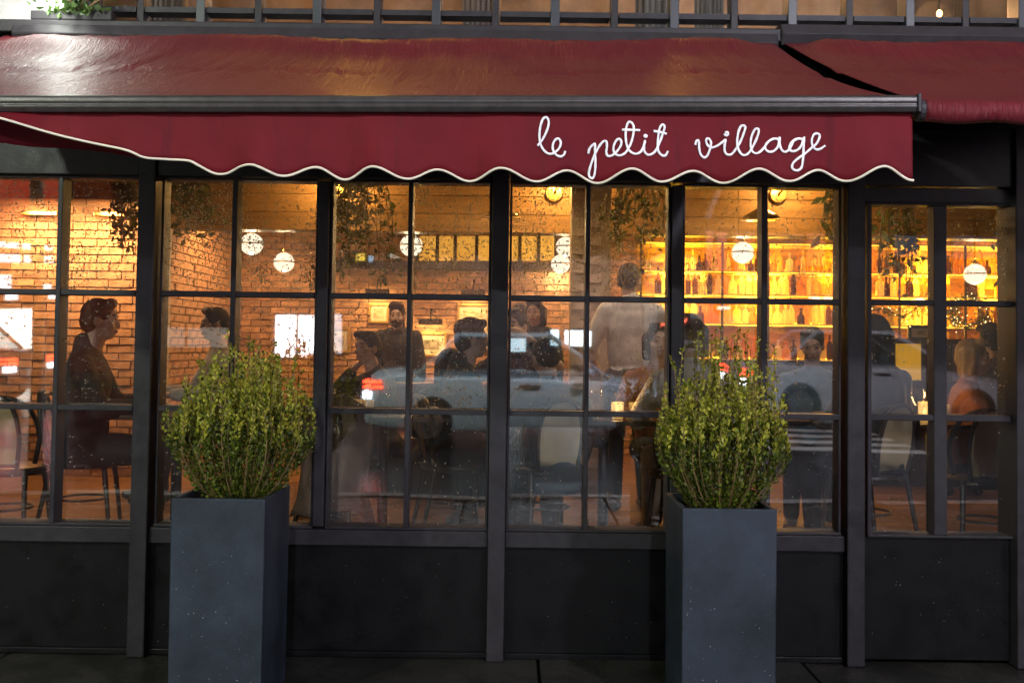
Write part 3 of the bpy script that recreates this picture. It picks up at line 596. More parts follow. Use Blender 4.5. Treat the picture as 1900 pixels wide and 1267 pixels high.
# ------------------------------------------------------------------ restaurant interior
YB = 6.0; CZ = 3.1; A90 = math.pi / 2
mat('brick', (.46, .25, .13), .85, var=.35, vscale=9, bump=.5, bscale=90, island=.32)
mat('brick pale', (.55, .44, .37), .8, var=.25, vscale=9, bump=.4, bscale=90, island=.25)
mat('mortar', (.46, .37, .27), .9, var=.2)
mat('wood floor', (.15, .07, .022), .42, var=.35, vscale=2, stretch=(1, 8, 1), bump=.1)
mat('header wood', (.36, .20, .075), .5, var=.3, vscale=2.2, stretch=(1, 1, 14), bump=.15)
mat('dark wood', (.045, .024, .013), .4, var=.35, vscale=6, stretch=(1, 1, 8))
mat('bent wood', (.030, .018, .012), .35)
mat('ceiling', (.18, .15, .12), .85)
mat('brass', (.75, .48, .16), .3, metal=1)
mat('dark metal', (.02, .02, .02), .4, metal=.6)
fl_ = struct(MB().box(-9, 9, .13, YB + .4, FL - .35, FL - .022).build('floor', MATS['dark void']))
for i in range(34):      # long boards running away from the window
    y = .14 + i * .172
    if y > YB: break
    for x0 in np.arange(-9 + (i * .73) % 2.2 - 2.2, 9, 2.2):
        a, b = max(-9, x0 + .002), min(9, x0 + 2.198)
        if b - a > .1: MB().box(a, b, y + .0015, y + .1705, FL - .022, FL + random.uniform(-.001, 0)).build('floor_board', MATS['wood floor'], fl_)
struct(MB().box(-9, 9, .13, YB + .4, CZ, CZ + .1).build('ceiling', MATS['ceiling']))
struct(MB().box(-9.2, -9.0, .13, YB + .4, FL - .35, CZ + .1).build('side_wall', MATS['mortar']))
struct(MB().box(9.0, 9.2, .13, YB + .4, FL - .35, CZ + .1).build('side_wall', MATS['mortar']))
def brick_wall(name, x0, x1, y, z0, z1, vis, m='brick', bl=.205, bh=.06, dep=.03, nmax=290, every=False):
    back = struct(MB().box(x0, x1, y, y + .2, z0, z1).build(name, MATS['mortar']))
    me = [MB().box(-bl / 2, bl / 2, -dep, .0, -bh / 2, bh / 2).mesh('brick%d' % k) for k in range(1)]
    for q in me: q.materials.append(MATS[m])
    cand = []; r = 0; z = z0 + bh / 2 + .006
    while z + bh / 2 < z1:
        x = x0 + (bl / 2 if r % 2 else bl) * 1.0 - bl / 2 + .006 + bl / 2 * (0 if r % 2 else 0)
        x = x0 + bl / 2 + .006 + ((bl + .01) / 2 if r % 2 else 0)
        while x + bl / 2 < x1: cand.append((x, z)); x += bl + .01
        z += bh + .011; r += 1
    sel = [c for c in cand if any(PX(v[0], y) < c[0] < PX(v[2], y) and PZ(v[3], y) < c[1] < PZ(v[1], y) for v in vis)]
    if every: sel = sorted(cand, key=lambda c: abs(c[1] - 1.7))
    sel = sel[:nmax]; ss = set(sel); rest = MB()
    for c in sel:
        o = bpy.data.objects.new('brick', me[0]); C.objects.link(o); o.parent = back; o.location = (c[0] + random.uniform(-.003, .003), y + random.uniform(-.006, .006), c[1]); o.rotation_euler = (0, random.uniform(-.008, .008), 0)
    for c in cand:
        if c not in ss: d_ = random.uniform(-.006, .006); rest.box(c[0] - bl / 2, c[0] + bl / 2, y - dep + d_, y + d_ * .2 + .003, c[1] - bh / 2, c[1] + bh / 2)
    if rest.v: stuff(rest.build('brickwork', MATS[m], back))
    return back
brick_wall('back_wall', -9, 9, YB, FL, CZ, [(600, 553, 910, 722), (445, 430, 590, 545), (940, 555, 1090, 640)])
YL = 3.7; xl_ = PX(300, YL)
brick_wall('left_brick_wall', -9, xl_, YL, FL, CZ, [(125, 430, 300, 720)])
rw = brick_wall('return_wall', YL + .01, YB - .04, 0.0, FL, CZ, [], every=True); rw.matrix_world = Matrix.Translation((xl_ - .04, 0, 0)) @ Matrix.Rotation(A90, 4, 'Z')
pr = brick_wall('brick_pier', PX(1058, 2.9), PX(1132, 2.9), 2.9, FL, CZ, [(1050, 425, 1140, 760)], 'brick pale', bl=.15, bh=.062, nmax=200)
# plank header with sconces
YH = 3.4; hz0, hz1 = PZ(432, YH), CZ
hd = struct(MB().box(PX(300, YH) + .05, 9, YH + .02, YH + .2, hz0, hz1).build('ceiling_header', MATS['dark wood']))
nb = 4; hh = (hz1 - hz0) / nb
for i in range(nb):
    for x0 in np.arange(PX(300, YH) + .05 - (i % 2) * 1.1, 9, 2.4):
        a, b = max(PX(300, YH) + .05, x0 + .002), min(9, x0 + 2.398)
        if b - a > .05: MB().box(a, b, YH - random.uniform(0, .003), YH + .02, hz0 + i * hh + .003, hz0 + (i + 1) * hh - .003).build('plank', MATS['header wood'], hd)
for px, py, lb in ((625, 354, 'round brass wall sconce beside the left hanging plant'), (1028, 360, 'round brass wall sconce right of the middle post'), (1443, 362, 'round brass wall sconce above the right dish pendant')):
    c = P(px, py, YH - .005); t = thing('wall_sconce', lb, 'sconce', (c.x, YH - .006, c.z), 0, 'round brass sconces on the plank header')
    MB().cone((c.x, YH - .006, c.z), (c.x, YH - .035, c.z), .075, .07, 20).build('backplate', MATS['brass'], t, bevel=.004)
    MB().tube(spline([(c.x, YH - .03, c.z), (c.x + .01, YH - .11, c.z + .02), (c.x + .03, YH - .16, c.z + .07)], 5), .008, 8).build('arm', MATS['brass'], t, smooth=True)
    MB().ell((c.x + .03, YH - .17, c.z + .095), (.03, .03, .035)).build('bulb', emat('sconce bulb', (1, .72, .32), 5), t, smooth=True)
    lamp('sconce_light', 'POINT', (c.x + .03, YH - .22, c.z + .10), 40, (1, .56, .16), t, .04)
for px, py, Y, lb in ((930, 400, 2.7, 'dish pendant lamp half behind the middle post'), (1412, 404, 2.7, 'dish pendant lamp hanging in the right window')):
    c = P(px, py, Y); t = thing('dish_pendant', lb, 'lamp', (c.x, Y, c.z), 0, 'shallow dish pendants')
    MB().lathe([(.155, -.012), (.13, .012), (.075, .045), (.03, .07), (.025, .10), (.0, .105), (.0, .098), (.02, .066), (.07, .038), (.125, .006), (.153, -.014)], (c.x, Y, c.z), 28).build('shade', mat('shade metal', (.55, .40, .20), .3, metal=.6), t, smooth=True)
    MB().ell((c.x, Y, c.z + .005), (.028, .028, .03)).build('bulb', emat('sconce bulb', (1, .72, .32), 5), t, smooth=True)
    MB().cone((c.x, Y, c.z + .10), (c.x, Y, CZ), .004, .004, 6).build('cord', MATS['dark metal'], t)
    lamp('lamp_light', 'POINT', (c.x, Y, c.z - .05), 14, (1, .65, .28), t, .03)
# globe pendants
def globe_mat():
    m, n, l = nodes_of('globe glass'); n.remove(n['Principled BSDF']); e = n.new('ShaderNodeEmission'); tc = n.new('ShaderNodeTexCoord')
    wv = n.new('ShaderNodeTexWave'); wv.inputs['Scale'].default_value = 14; wv.inputs['Distortion'].default_value = .5; l.new(tc.outputs['Object'], wv.inputs['Vector'])
    mr = n.new('ShaderNodeMapRange'); mr.inputs['To Min'].default_value = .95; mr.inputs['To Max'].default_value = 1.1; l.new(wv.outputs['Fac'], mr.inputs[0])
    e.inputs[0].default_value = (1.7, 1.42, 1.02, 1); l.new(mr.outputs[0], e.inputs[1])
    g = n.new('ShaderNodeBsdfGlossy'); g.inputs['Roughness'].default_value = .1; mx = n.new('ShaderNodeMixShader'); mx.inputs[0].default_value = .06
    l.new(e.outputs[0], mx.inputs[1]); l.new(g.outputs[0], mx.inputs[2]); l.new(mx.outputs[0], n['Material Output'].inputs[0]); MATS['globe glass'] = m; return m
gm = globe_mat(); GR = .105
GL = [(467, 453, 21, 'first from the left'), (527, 487, 19, 'second from the left, hanging a little lower'), (763, 456, 21, 'behind the thin window bar left of the middle post'), (785, 491, 17.5, 'small and low, left of the middle post'),
      (1050, 458, 19, 'upper one half hidden by the pale pier'), (1040, 490, 18, 'lower one beside the pale pier'), (1378, 469, 20.5, 'large and clear in front of the amber bar'), (1320, 501, 16, 'small and low in front of the amber bar'),
      (1562, 500, 17, 'half behind the frame of the right window'), (1668, 480, 17, 'at the left of the glazed door behind leaves'), (1809, 509, 20, 'at the right of the glazed door')]
for px, py, r, lb in GL:
    Y = GR * FPX / r - 5.0; c = P(px, py, Y); t = thing('globe_pendant', 'round white glass globe pendant, ' + lb, 'lamp', (c.x, Y, c.z), 0, 'white glass globe pendants')
    MB().ell((c.x, Y, c.z), (GR, GR, GR * .97), None, 24, 16).build('globe', gm, t, smooth=True)
    MB().lathe([(GR * 1.0, -.006), (GR * 1.025, -.006), (GR * 1.025, .006), (GR * 1.0, .006)], (c.x, Y, c.z + .004), 28).build('band', MATS['brass'], t, smooth=True)
    MB().lathe([(.03, 0), (.03, .02), (.012, .04), (.006, .06)], (c.x, Y, c.z + GR * .93), 14).build('cap', MATS['brass'], t, smooth=True)
    MB().cone((c.x, Y, c.z + GR + .05), (c.x, Y, CZ), .004, .004, 6).build('cord', MATS['dark metal'], t)
    lamp('globe_light', 'POINT', (c.x, Y, c.z - GR - .03), 12, (1, .70, .38), t, .05)
# recessed ceiling lamps over the room
k = 0
for Y in (2.2, 4.6):
    for X_ in (-6.2, -4.4, -2.6, -.8, 1.0, 2.8, 4.6, 6.4):
        k += 1
        t = thing('ceiling_downlight', 'recessed ceiling downlight %s the plank header' % ('in front of' if Y < 3 else 'behind'), 'lamp', (X_, Y, CZ), 0, 'downlights ' + ('in front of' if Y < 3 else 'behind') + ' the header')
        MB().lathe([(.055, -.001), (.07, -.001), (.07, -.012), (.055, -.012)], (X_, Y, CZ), 18).build('ring', MATS['brass'], t)
        MB().cone((X_, Y, CZ - .002), (X_, Y, CZ - .006), .054, .054, 18).build('lens', emat('down lens', (1, .74, .42), 3), t)
        lamp('lamp_light', 'SPOT', (X_, Y, CZ - .03), 135 if Y > 3 else 7, (1, .50, .17), t, .05, aim=(X_, Y + (.5 if Y > 3 else .35), 0), cone=125, blend=.6)
for X_, Y_ in ((.80, 1.65), (1.95, .95)):  # fill downlights added to brighten the people near the glass
    t = thing('ceiling_downlight', 'added fill downlight close to the glass, %s of the pale pier' % ('left' if X_ < 1 else 'right'), 'lamp', (X_, Y_, CZ))
    MB().lathe([(.055, -.001), (.07, -.001), (.07, -.012), (.055, -.012)], (X_, Y_, CZ), 18).build('ring', MATS['brass'], t); MB().cone((X_, Y_, CZ - .002), (X_, Y_, CZ - .006), .054, .054, 18).build('lens', MATS['down lens'], t)
    lamp('lamp_light', 'SPOT', (X_, Y_, CZ - .03), 45, (1, .80, .62), t, .05, aim=(X_ + .05, Y_ + .75, 1.2), cone=80, blend=.6)
# wall washers on the bright left brick wall
for i, X_ in enumerate((PX(80, YL), PX(215, YL))):
    t = thing('wall_washer', ('left' if i == 0 else 'right') + ' brass picture washer on the bright left brick wall', 'lamp', (X_, YL - .03, 2.62))
    MB().box(X_ - .16, X_ + .16, YL - .16, YL - .12, 2.60, 2.64).build('shade', MATS['brass'], t, bevel=.006); MB().cone((X_, YL - .03, 2.64), (X_, YL - .14, 2.63), .008, .008, 8).build('arm', MATS['brass'], t)
    lamp('lamp_light', 'AREA', (X_, YL - .42, 2.62), 30, (1, .58, .26), t, .3, aim=(X_, YL, 1.5))
# pictures on the back wall with picture lights
def picture(pxa, pya, pxb, pyb, lb, Y=YB - .035, art=(.30, .25, .18), light=True, fcol='frame gold', mw=.055):
    a, b = P(pxa, pya, Y), P(pxb, pyb, Y); x0, x1, z0, z1 = a.x, b.x, b.z, a.z; fwid = .028
    t = thing('framed_picture', lb, 'picture', ((x0 + x1) / 2, Y, z0), 0, None)
    f = MB(); f.box(x0, x1, Y - .03, Y, z0, z0 + fwid).box(x0, x1, Y - .03, Y, z1 - fwid, z1).box(x0, x0 + fwid, Y - .03, Y, z0 + fwid, z1 - fwid).box(x1 - fwid, x1, Y - .03, Y, z0 + fwid, z1 - fwid)
    f.build('frame', MATS[fcol], t, bevel=.004); q = fwid + .0005
    MB().box(x0 + q, x1 - q, Y - .012, Y - .002, z0 + q, z1 - q).build('mount', mat('mount board', (.72, .62, .45), .8), t)
    q += mw; MB().box(x0 + q, x1 - q, Y - .016, Y - .0125, z0 + q, z1 - q).build('print', mat('print %d' % (art[0] * 1000), art, .6, var=.7, vscale=11, stretch=(1, 1, 2.5)), t)
    if light:
        cx = (x0 + x1) / 2; zt = z1 + .10
        MB().box(cx - .13, cx + .13, Y - .20, Y - .15, zt - .02, zt + .045).build('lamp_shade', MATS['dark wood'], t, bevel=.004)
        MB().tube(spline([(cx, Y - .16, zt + .04), (cx, Y - .10, zt + .15), (cx, Y, zt + .14)], 6), .007, 7).build('lamp_arm', MATS['dark metal'], t, smooth=True)
        lamp('lamp_light', 'AREA', (cx, Y - .18, zt - .04), 3.2, (1, .62, .22), t, .22, aim=(cx, Y + .06, z0))
    return t
mat('frame gold', (.55, .33, .10), .35, metal=.4, var=.2); mat('frame black', (.02, .018, .016), .4)
picture(772, 616, 829, 662, 'small gold framed landscape print under a picture light on the brick wall')
picture(848, 563, 908, 652, 'tall gold framed picture with wide mount beside the middle post', art=(.60, .48, .30), mw=.05)
picture(684, 562, 722, 600, 'gold framed picture behind the standing bearded person', art=(.55, .42, .25), mw=.03)
picture(612, 607, 650, 655, 'pale print with red mark left of the standing person', art=(.62, .5, .4), mw=.04, light=False)
picture(392, 522, 413, 556, 'tiny framed picture high on the wall at the left', art=(.5, .4, .3), mw=.02, light=False)
# row of wooden panels high on the back wall, their lit look put in as emission
t = thing('panel_row', 'row of square panels given an amber glow between dark posts high on the back wall', 'wall panels', (PX(900, YB - .05), YB - .05, PZ(486, YB - .05)))
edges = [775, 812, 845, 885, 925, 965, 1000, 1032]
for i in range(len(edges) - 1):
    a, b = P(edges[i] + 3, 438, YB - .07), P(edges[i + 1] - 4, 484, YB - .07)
    MB().box(a.x, b.x, YB - .07, YB - .05, b.z, a.z).build('panel', mat('amber glow panel', (.85, .42, .06), .5, var=.25, vscale=3, emit=.8), t)
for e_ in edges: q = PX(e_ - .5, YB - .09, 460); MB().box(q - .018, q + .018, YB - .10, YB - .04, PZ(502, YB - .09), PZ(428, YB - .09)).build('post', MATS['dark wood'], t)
MB().box(PX(600, YB - .1), PX(1050, YB - .1), YB - .12, YB - .101, PZ(502, YB - .1), PZ(487, YB - .1)).build('rail', MATS['dark wood'], t)
# ------------------------------------------------------------------ back bar
bx0, bx1 = PX(1186, 5.6), PX(2100, 5.6); BYF, BYB = 5.45, 5.9
bb = thing('back_bar', 'amber lit back bar with bottle shelves along the right', 'bar', ((bx0 + bx1) / 2, BYF, FL))
MB().box(bx0, bx1, BYB - .02, BYB, FL, PZ(445, BYB)).build('back_panel', mat('bar back', (.42, .24, .04), .5, var=.6, vscale=4, stretch=(1, 1, 6)), bb)
SH = [454, 506, 549, 602, 668]; shz = [PZ(y, 5.6, 1500) for y in SH]
amb = emat('amber strip', (1, .52, .03), 14)
for i, z in enumerate(shz):
    MB().box(bx0, bx1, BYF, BYB - .021, z - .022, z).build('shelf', MATS['header wood'], bb, bevel=.003)
    if i: MB().box(bx0 + .02, bx1 - .02, BYB - .055, BYB - .03, z + .004, z + .016).build('light_strip', amb, bb)
    MB().box(bx0, bx1, BYF - .012, BYF - .001, z - .024, z - .012).build('edge_strip', emat('amber edge', (1, .55, .04), 2.6), bb)
for px in (1189, 1340, 1425, 1560, 1668, 1790, 1900):
    x = PX(px, BYF, 500); MB().box(x - .012, x + .012, BYF - .018, BYF - .013, shz[-1], shz[0]).build('upright', MATS['dark wood'], bb)
for j in range(6):
    xa = bx0 + (j + .5) * (bx1 - bx0) / 6
    for z in shz[1:4]: lamp('bar_light', 'AREA', (xa, BYB - .10, z + .05), 40, (1, .52, .03), bb, .5, aim=(xa, BYB - .3, z + .3))
MB().box(bx0 - .1, bx1, 4.35, 4.95, FL + 1.02, FL + 1.07).build('counter_top', MATS['dark wood'], bb, bevel=.006)
MB().box(bx0 - .05, bx1, 4.45, 4.90, FL, FL + 1.019).build('counter_front', MATS['dark wood'], bb)
profs = [[(.036, 0), (.038, .02), (.038, .15), (.030, .18), (.013, .205), (.013, .265), (.016, .27), (.016, .285)],
         [(.042, 0), (.044, .02), (.044, .12), (.036, .15), (.014, .17), (.013, .215), (.017, .22), (.017, .24)],
         [(.032, 0), (.033, .01), (.033, .19), (.016, .225), (.012, .25), (.012, .30), (.014, .302), (.014, .31)],
         [(.048, 0), (.052, .03), (.046, .10), (.02, .13), (.016, .17), (.02, .175), (.02, .20)]]
bm_ = []
def bottle_mat(name, c, em=.0):
    m, n, l = nodes_of(name); p_ = n['Principled BSDF']; p_.inputs['Base Color'].default_value = (*c, 1); p_.inputs['Roughness'].default_value = .12; p_.inputs['Coat Weight'].default_value = .5
    t_ = n.new('ShaderNodeBsdfTranslucent'); t_.inputs[0].default_value = (*[min(1, x * 1.6) for x in c], 1); mx = n.new('ShaderNodeMixShader'); mx.inputs[0].default_value = .55
    tr_ = n.new('ShaderNodeBsdfTransparent'); tr_.inputs[0].default_value = (*[min(1, .25 + x) for x in c], 1); m2 = n.new('ShaderNodeMixShader'); m2.inputs[0].default_value = .35
    l.new(p_.outputs[0], mx.inputs[1]); l.new(t_.outputs[0], mx.inputs[2]); l.new(mx.outputs[0], m2.inputs[1]); l.new(tr_.outputs[0], m2.inputs[2]); l.new(m2.outputs[0], n['Material Output'].inputs[0]); MATS[name] = m; return m
bmats = [bottle_mat('bottle amber', (.65, .36, .05)), bottle_mat('bottle clear', (.75, .68, .5)), bottle_mat('bottle green', (.45, .36, .05)), bottle_mat('bottle brown', (.10, .04, .01))]
for pi, pf in enumerate(profs):
    for mi in range(4):
        me = MB().lathe(pf, (0, 0, 0), 12).mesh('bottle'); me.materials.append(bmats[mi]); me.polygons.foreach_set('use_smooth', [True] * len(me.polygons)); bm_.append(me)
rsb = np.random.RandomState(3); names_ = {1: 'top', 2: 'second', 3: 'third', 4: 'bottom'}
for si in (1, 2, 3, 4):
    x = bx0 + .08
    while x < bx1 - .5:
        step = rsb.uniform(.068, .092)
        if rsb.rand() < .10: x += .12
        o = bpy.data.objects.new('bottle', bm_[rsb.choice([0, 1, 4, 5, 8, 9, 12, 13, 2, 6, 3, 7, 11, 15, 9, 1])]); C.objects.link(o); o.location = (x, 5.62 + rsb.uniform(-.05, .06), shz[si] + .001); sc_ = rsb.uniform(.85, 1.05)
        if si == 1: sc_ *= .85
        o.scale = (sc_, sc_, sc_ * .98); tag(o, 'liquor bottle glowing amber on the %s shelf of the back bar' % names_[si], 'bottle', 'bottles on the %s back bar shelf' % names_[si]); x += step
# fairy light garland below the shelf at the right
t = thing('light_garland', 'evergreen garland with tiny warm lights above the booth at the right', 'garland', P(1720, 585, 3.6))
gp = [P(x, 572 + 9 * math.sin((x - 1615) / 30) + 6 * math.sin(x / 11), 3.6) for x in range(1600, 1745, 4)] + [P(1800 + 33 * math.cos(a), 580 + 22 * math.sin(a), 3.6) for a in np.linspace(-3.1, 3.1, 60)]
rs = np.random.RandomState(9); PT = [gp[rs.randint(len(gp))] + Vector(rs.normal(size=3)) * .035 for i in range(900)]
stuff(leaf_cloud(PT, [rs.normal(size=3) for _ in PT], rs.uniform(.03, .06, 900), .25, rs).build('needles', MATS['house plant'], t))
lb_ = MB()
for i in range(85): q = gp[rs.randint(len(gp))] + Vector(rs.normal(size=3)) * .04; lb_.ell(q, (.005, .005, .005), None, 6, 4)
stuff(lb_.build('fairy_lights', emat('fairy', (1, .72, .30), 6), t))
MB().tube(gp[:36], .006, 5).build('wire', MATS['dark metal'], t); MB().tube(gp[36:], .006, 5).build('wire', MATS['dark metal'], t)
# panelled booth divider with amber glass at the right
YD = 3.7; t = thing('booth_divider', 'dark wood divider with amber and violet glass panels behind the glazed door', 'divider', (PX(1760, YD), YD, FL))
zt, zb = PZ(632, YD, 1750), PZ(706, YD, 1750); pxs = [1655, 1713, 1760, 1862, 1960]
MB().box(PX(1560, YD), PX(2060, YD), YD - .03, YD + .03, zt - .03, zt + .015).build('top_rail', MATS['dark wood'], t)
MB().box(PX(1560, YD), PX(2060, YD), YD - .028, YD + .028, FL, zb).build('lower_panel', MATS['dark wood'], t)
for px in pxs: x = PX(px, YD); MB().box(x - .022, x + .022, YD - .026, YD + .026, zb + .001, zt - .031).build('post', MATS['dark wood'], t)
for i in range(4):
    a, b = PX(pxs[i], YD) + .0225, PX(pxs[i + 1], YD) - .0225
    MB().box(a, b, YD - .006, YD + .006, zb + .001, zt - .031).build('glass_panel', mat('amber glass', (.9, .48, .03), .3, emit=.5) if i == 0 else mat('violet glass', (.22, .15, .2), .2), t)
picture(1683, 603, 1728, 632, 'pale leaning print on top of the booth divider', Y=3.72, art=(.6, .45, .35), light=False, fcol='frame black', mw=.02)
# shelf with candle glasses on the bright wall at the left
Ys = YB - .2; t = thing('wall_shelf', 'wooden wall shelf carrying a row of lit glasses at the left', 'shelf', P(355, 622, Ys))
a, b = P(296, 620, Ys), P(440, 620, Ys); MB().box(a.x, b.x, Ys - .1, Ys + .16, a.z - .03, a.z).build('board', MATS['header wood'], t, bevel=.003)
for x in (a.x + .1, b.x - .1): MB().box(x - .02, x + .02, Ys - .05, Ys + .16, a.z - .13, a.z - .031).build('bracket', MATS['dark metal'], t)
for i in range(12):
    x = a.x + .05 + i * (b.x - a.x - .1) / 11; g = thing('candle_glass', 'small glowing candle glass on the wall shelf at the left', 'candle', (x, Ys + random.uniform(-.03, .05), a.z), 0, 'candle glasses on the wall shelf'); y = g.location.y
    MB().lathe([(.026, .001), (.028, .01), (.033, .08), (.031, .08), (.026, .012)], (x, y, a.z), 12).build('glass', MATS['bottle clear'], g, smooth=True)
    MB().ell((x, y, a.z + .04), (.010, .010, .022), None, 8, 6).build('flame', emat('flame', (1, .70, .35), 14), g, smooth=True)
# ------------------------------------------------------------------ furniture
mat('cane', (.52, .40, .22), .7); mat('table top', (.055, .035, .025), .25, var=.3, vscale=3, stretch=(1, 9, 1)); mat('seat pad', (.10, .075, .05), .6)
def hoop(w_, h_, z0, y0, lean, n=28, p=2.6):
    pts = [(-w_ * .86, y0, z0)]
    for k in range(n + 1):
        a = math.pi - math.pi * k / n; c, s_ = math.cos(a), math.sin(a)
        x = w_ * math.copysign(abs(c) ** (2 / p), c); z = z0 + h_ * (.35 + .65 * abs(s_) ** (2 / p)); pts.append((x, y0 - lean * (z - z0), z))
    pts.append((w_ * .86, y0, z0)); return spline(pts, 2)
def make_chair(label):
    t = thing('bentwood_chair', label, 'chair')                      # sitter looks along +y, back at -y
    MB().lathe([(.20, .43), (.215, .44), (.215, .465), (.20, .472)], (0, 0, 0), 28, .97).build('seat', MATS['bent wood'], t, smooth=True)
    b = MB()
    inner = hoop(.135, .40, .47, -.175, .18); b.tube(inner, .013, 8); b.tube([(-.118, -.18, .49), (.118, -.18, .49)], .010, 8); b.build('back_frame', MATS['bent wood'], t, smooth=True)
    o = hoop(.225, .36, .50, -.13, .22); MB().tube(o, .014, 8).build('arm_hoop', MATS['bent wood'], t, smooth=True)
    # woven cane panel: crossing strands inside the inner hoop
    c = MB(); step = .0135
    def half(z):
        u = (z - .47) / .40
        return .118 if u < .35 else .133 * max(0, 1 - ((u - .35) / .65) ** 2.6) ** (1 / 2.6)
    z = .50
    while z < .862:
        h_ = half(z); y = -.175 - .18 * (z - .47)
        if h_ > .01: c.box(-h_, h_, y - .0015, y + .0015, z - .0045, z + .0045)
        z += step
    x = -.128
    while x < .13:
        zs = [zq for zq in np.arange(.49, .868, .006) if half(zq) > abs(x)]
        if zs:
            za, zb_ = zs[0], zs[-1]; ya, yb = -.175 - .18 * (za - .47), -.175 - .18 * (zb_ - .47)
            c.add([(x - .0045, ya - .002, za), (x + .0045, ya - .002, za), (x + .0045, yb - .002, zb_), (x - .0045, yb - .002, zb_), (x - .0045, ya + .002, za), (x + .0045, ya + .002, za), (x + .0045, yb + .002, zb_), (x - .0045, yb + .002, zb_)], [(0, 1, 2, 3), (7, 6, 5, 4), (0, 4, 5, 1), (2, 6, 7, 3)])
        x += step
    stuff(c.build('cane_panel', MATS['cane'], t))
    for sx in (-1, 1):
        MB().tube(spline([(sx * .15, .14, .435), (sx * .17, .165, .22), (sx * .185, .185, 0)], 5), [.017 - .006 * k / 10 for k in range(11)], 8).build('leg', MATS['bent wood'], t, smooth=True)
        MB().tube(spline([(sx * .15, -.15, .47), (sx * .165, -.19, .24), (sx * .18, -.24, 0)], 5), [.017 - .006 * k / 10 for k in range(11)], 8).build('leg', MATS['bent wood'], t, smooth=True)
    MB().tube([(.135 * math.cos(a), .135 * math.sin(a), .24) for a in np.linspace(0, 6.283, 25)[:-1]], .008, 6, closed=True).build('stretcher_ring', MATS['bent wood'], t, smooth=True)
    return t
chair0 = make_chair('cane backed bentwood chair in the glazed door at the right'); chair_used = [0]
def chair(x, y, rz, label):
    o = chair0 if not chair_used[0] else copy_tree(chair0)
    chair_used[0] = 1; o.location = (x, y, FL); o.rotation_euler = (0, 0, rz); o['label'] = label; o['group'] = 'bentwood chairs'; return o
def table(px, Y, label, rad=.36, round_=False):
    x = PX(px, Y, 765); t = thing('bistro_table', label, 'table', (x, Y, FL), 0, 'bistro tables'); zt = FL + .75
    if round_: MB().lathe([(rad - .02, zt - .028), (rad, zt - .02), (rad, zt - .006), (rad - .006, zt)], (x, Y, 0), 36).build('top', MATS['table top'], t)
    else: MB().box(x - rad, x + rad, Y - .33, Y + .33, zt - .028, zt).build('top', MATS['table top'], t, bevel=.006)
    MB().cone((x, Y, FL + .03), (x, Y, zt - .029), .032, .032, 14).build('column', MATS['dark metal'], t, smooth=True)
    MB().lathe([(.20, 0), (.21, .008), (.19, .018), (.06, .03)], (x, Y, FL), 26).build('foot', MATS['dark metal'], t, smooth=True); return (x, Y, zt)
def small_glass(pos, h, r, label, m='bottle clear', fluted=True, candle=False):
    t = thing('tumbler', label, 'glass', pos, 0, 'tumblers on the tables'); x, y, z = pos; b = MB(); n = 24; V = []; F = []
    prof = [(r * .82, .001), (r * .86, .008), (r * .94, h * .5), (r, h), (r * .93, h), (r * .86, h * .5), (r * .74, .012)]
    for rr, zz_ in prof:
        for k in range(n): a = 2 * math.pi * k / n; q = rr * (1 + (.03 if fluted and k % 2 else 0)); V.append((x + q * math.cos(a), y + q * math.sin(a), z + zz_))
    for i in range(len(prof) - 1): F += [(i * n + k, i * n + (k + 1) % n, (i + 1) * n + (k + 1) % n, (i + 1) * n + k) for k in range(n)]
    F += [tuple(range(n - 1, -1, -1)), tuple(range((len(prof) - 1) * n, len(prof) * n))]; b.add(V, F); b.build('glass', MATS[m], t, smooth=True)
    if candle:
        MB().ell((x, y, z + h * .45), (.011, .011, .024), None, 8, 6).build('flame', emat('flame', (1, .70, .35), 14), t, smooth=True)
        lamp('candle_light', 'POINT', (x, y, z + h + .04), 1.6, (1, .55, .2), t, .02)
    else: MB().cone((x, y, z + .013), (x, y, z + h * .62), r * .73, r * .84, 18).build('drink', mat('drink', (.5, .36, .2), .1, spec=.5), t, smooth=True)
    return t
T0 = table(330, 1.05, 'bistro table in front of the person in the dark jacket at the far left', .33)
T1 = table(712, 1.15, 'bistro table with tumblers left of the middle post', .44)
T2 = table(1120, 1.10, 'bistro table with ribbed tumblers right of the middle post', .42)
T3 = table(1420, 1.30, 'bistro table behind the right planter bush', .36)
T4 = table(1728, 1.15, 'bistro table with glassware behind the glazed door', .30)
on = lambda px, T, Y: (PX(px, Y, 745), Y, T[2])
small_glass(on(617, T1, .95), .10, .030, 'tall candle glass glowing at the left end of the middle table', candle=True)
small_glass(on(661, T1, .95), .095, .036, 'ribbed tumbler on the table left of the middle post, left of a pair'); small_glass(on(684, T1, 1.0), .09, .034, 'ribbed tumbler on the table left of the middle post, right of a pair')
small_glass(on(1146, T2, .92), .10, .038, 'ribbed amber tumbler glowing on the table right of the middle post', candle=True); small_glass(on(1178, T2, 1.0), .095, .036, 'ribbed tumbler beside the glowing one right of the middle post')
small_glass(on(1716, T4, 1.05), .12, .04, 'gold lit vase glass on the table behind the door', candle=True); small_glass(on(1752, T4, 1.15), .10, .034, 'tumbler near the cane chair behind the door')
def wine_glass(pos, label):
    t = thing('wine_glass', label, 'glass', pos, 0, 'wine glasses on the tables')
    MB().lathe([(.034, .001), (.034, .003), (.006, .008), (.0045, .09), (.012, .10), (.034, .125), (.040, .155), (.034, .20), (.032, .20), (.038, .155), (.032, .128), (.008, .104)], pos, 20).build('bowl', MATS['plain glass'], t, smooth=True); return t
wine_glass(on(1106, T2, .9), 'wine glass at the left edge of the table right of the middle post'); wine_glass(on(1703, T4, 1.0), 'wine glass beside the gold vase behind the door'); wine_glass(on(722, T1, 1.2), 'wine glass on the table left of the middle post')
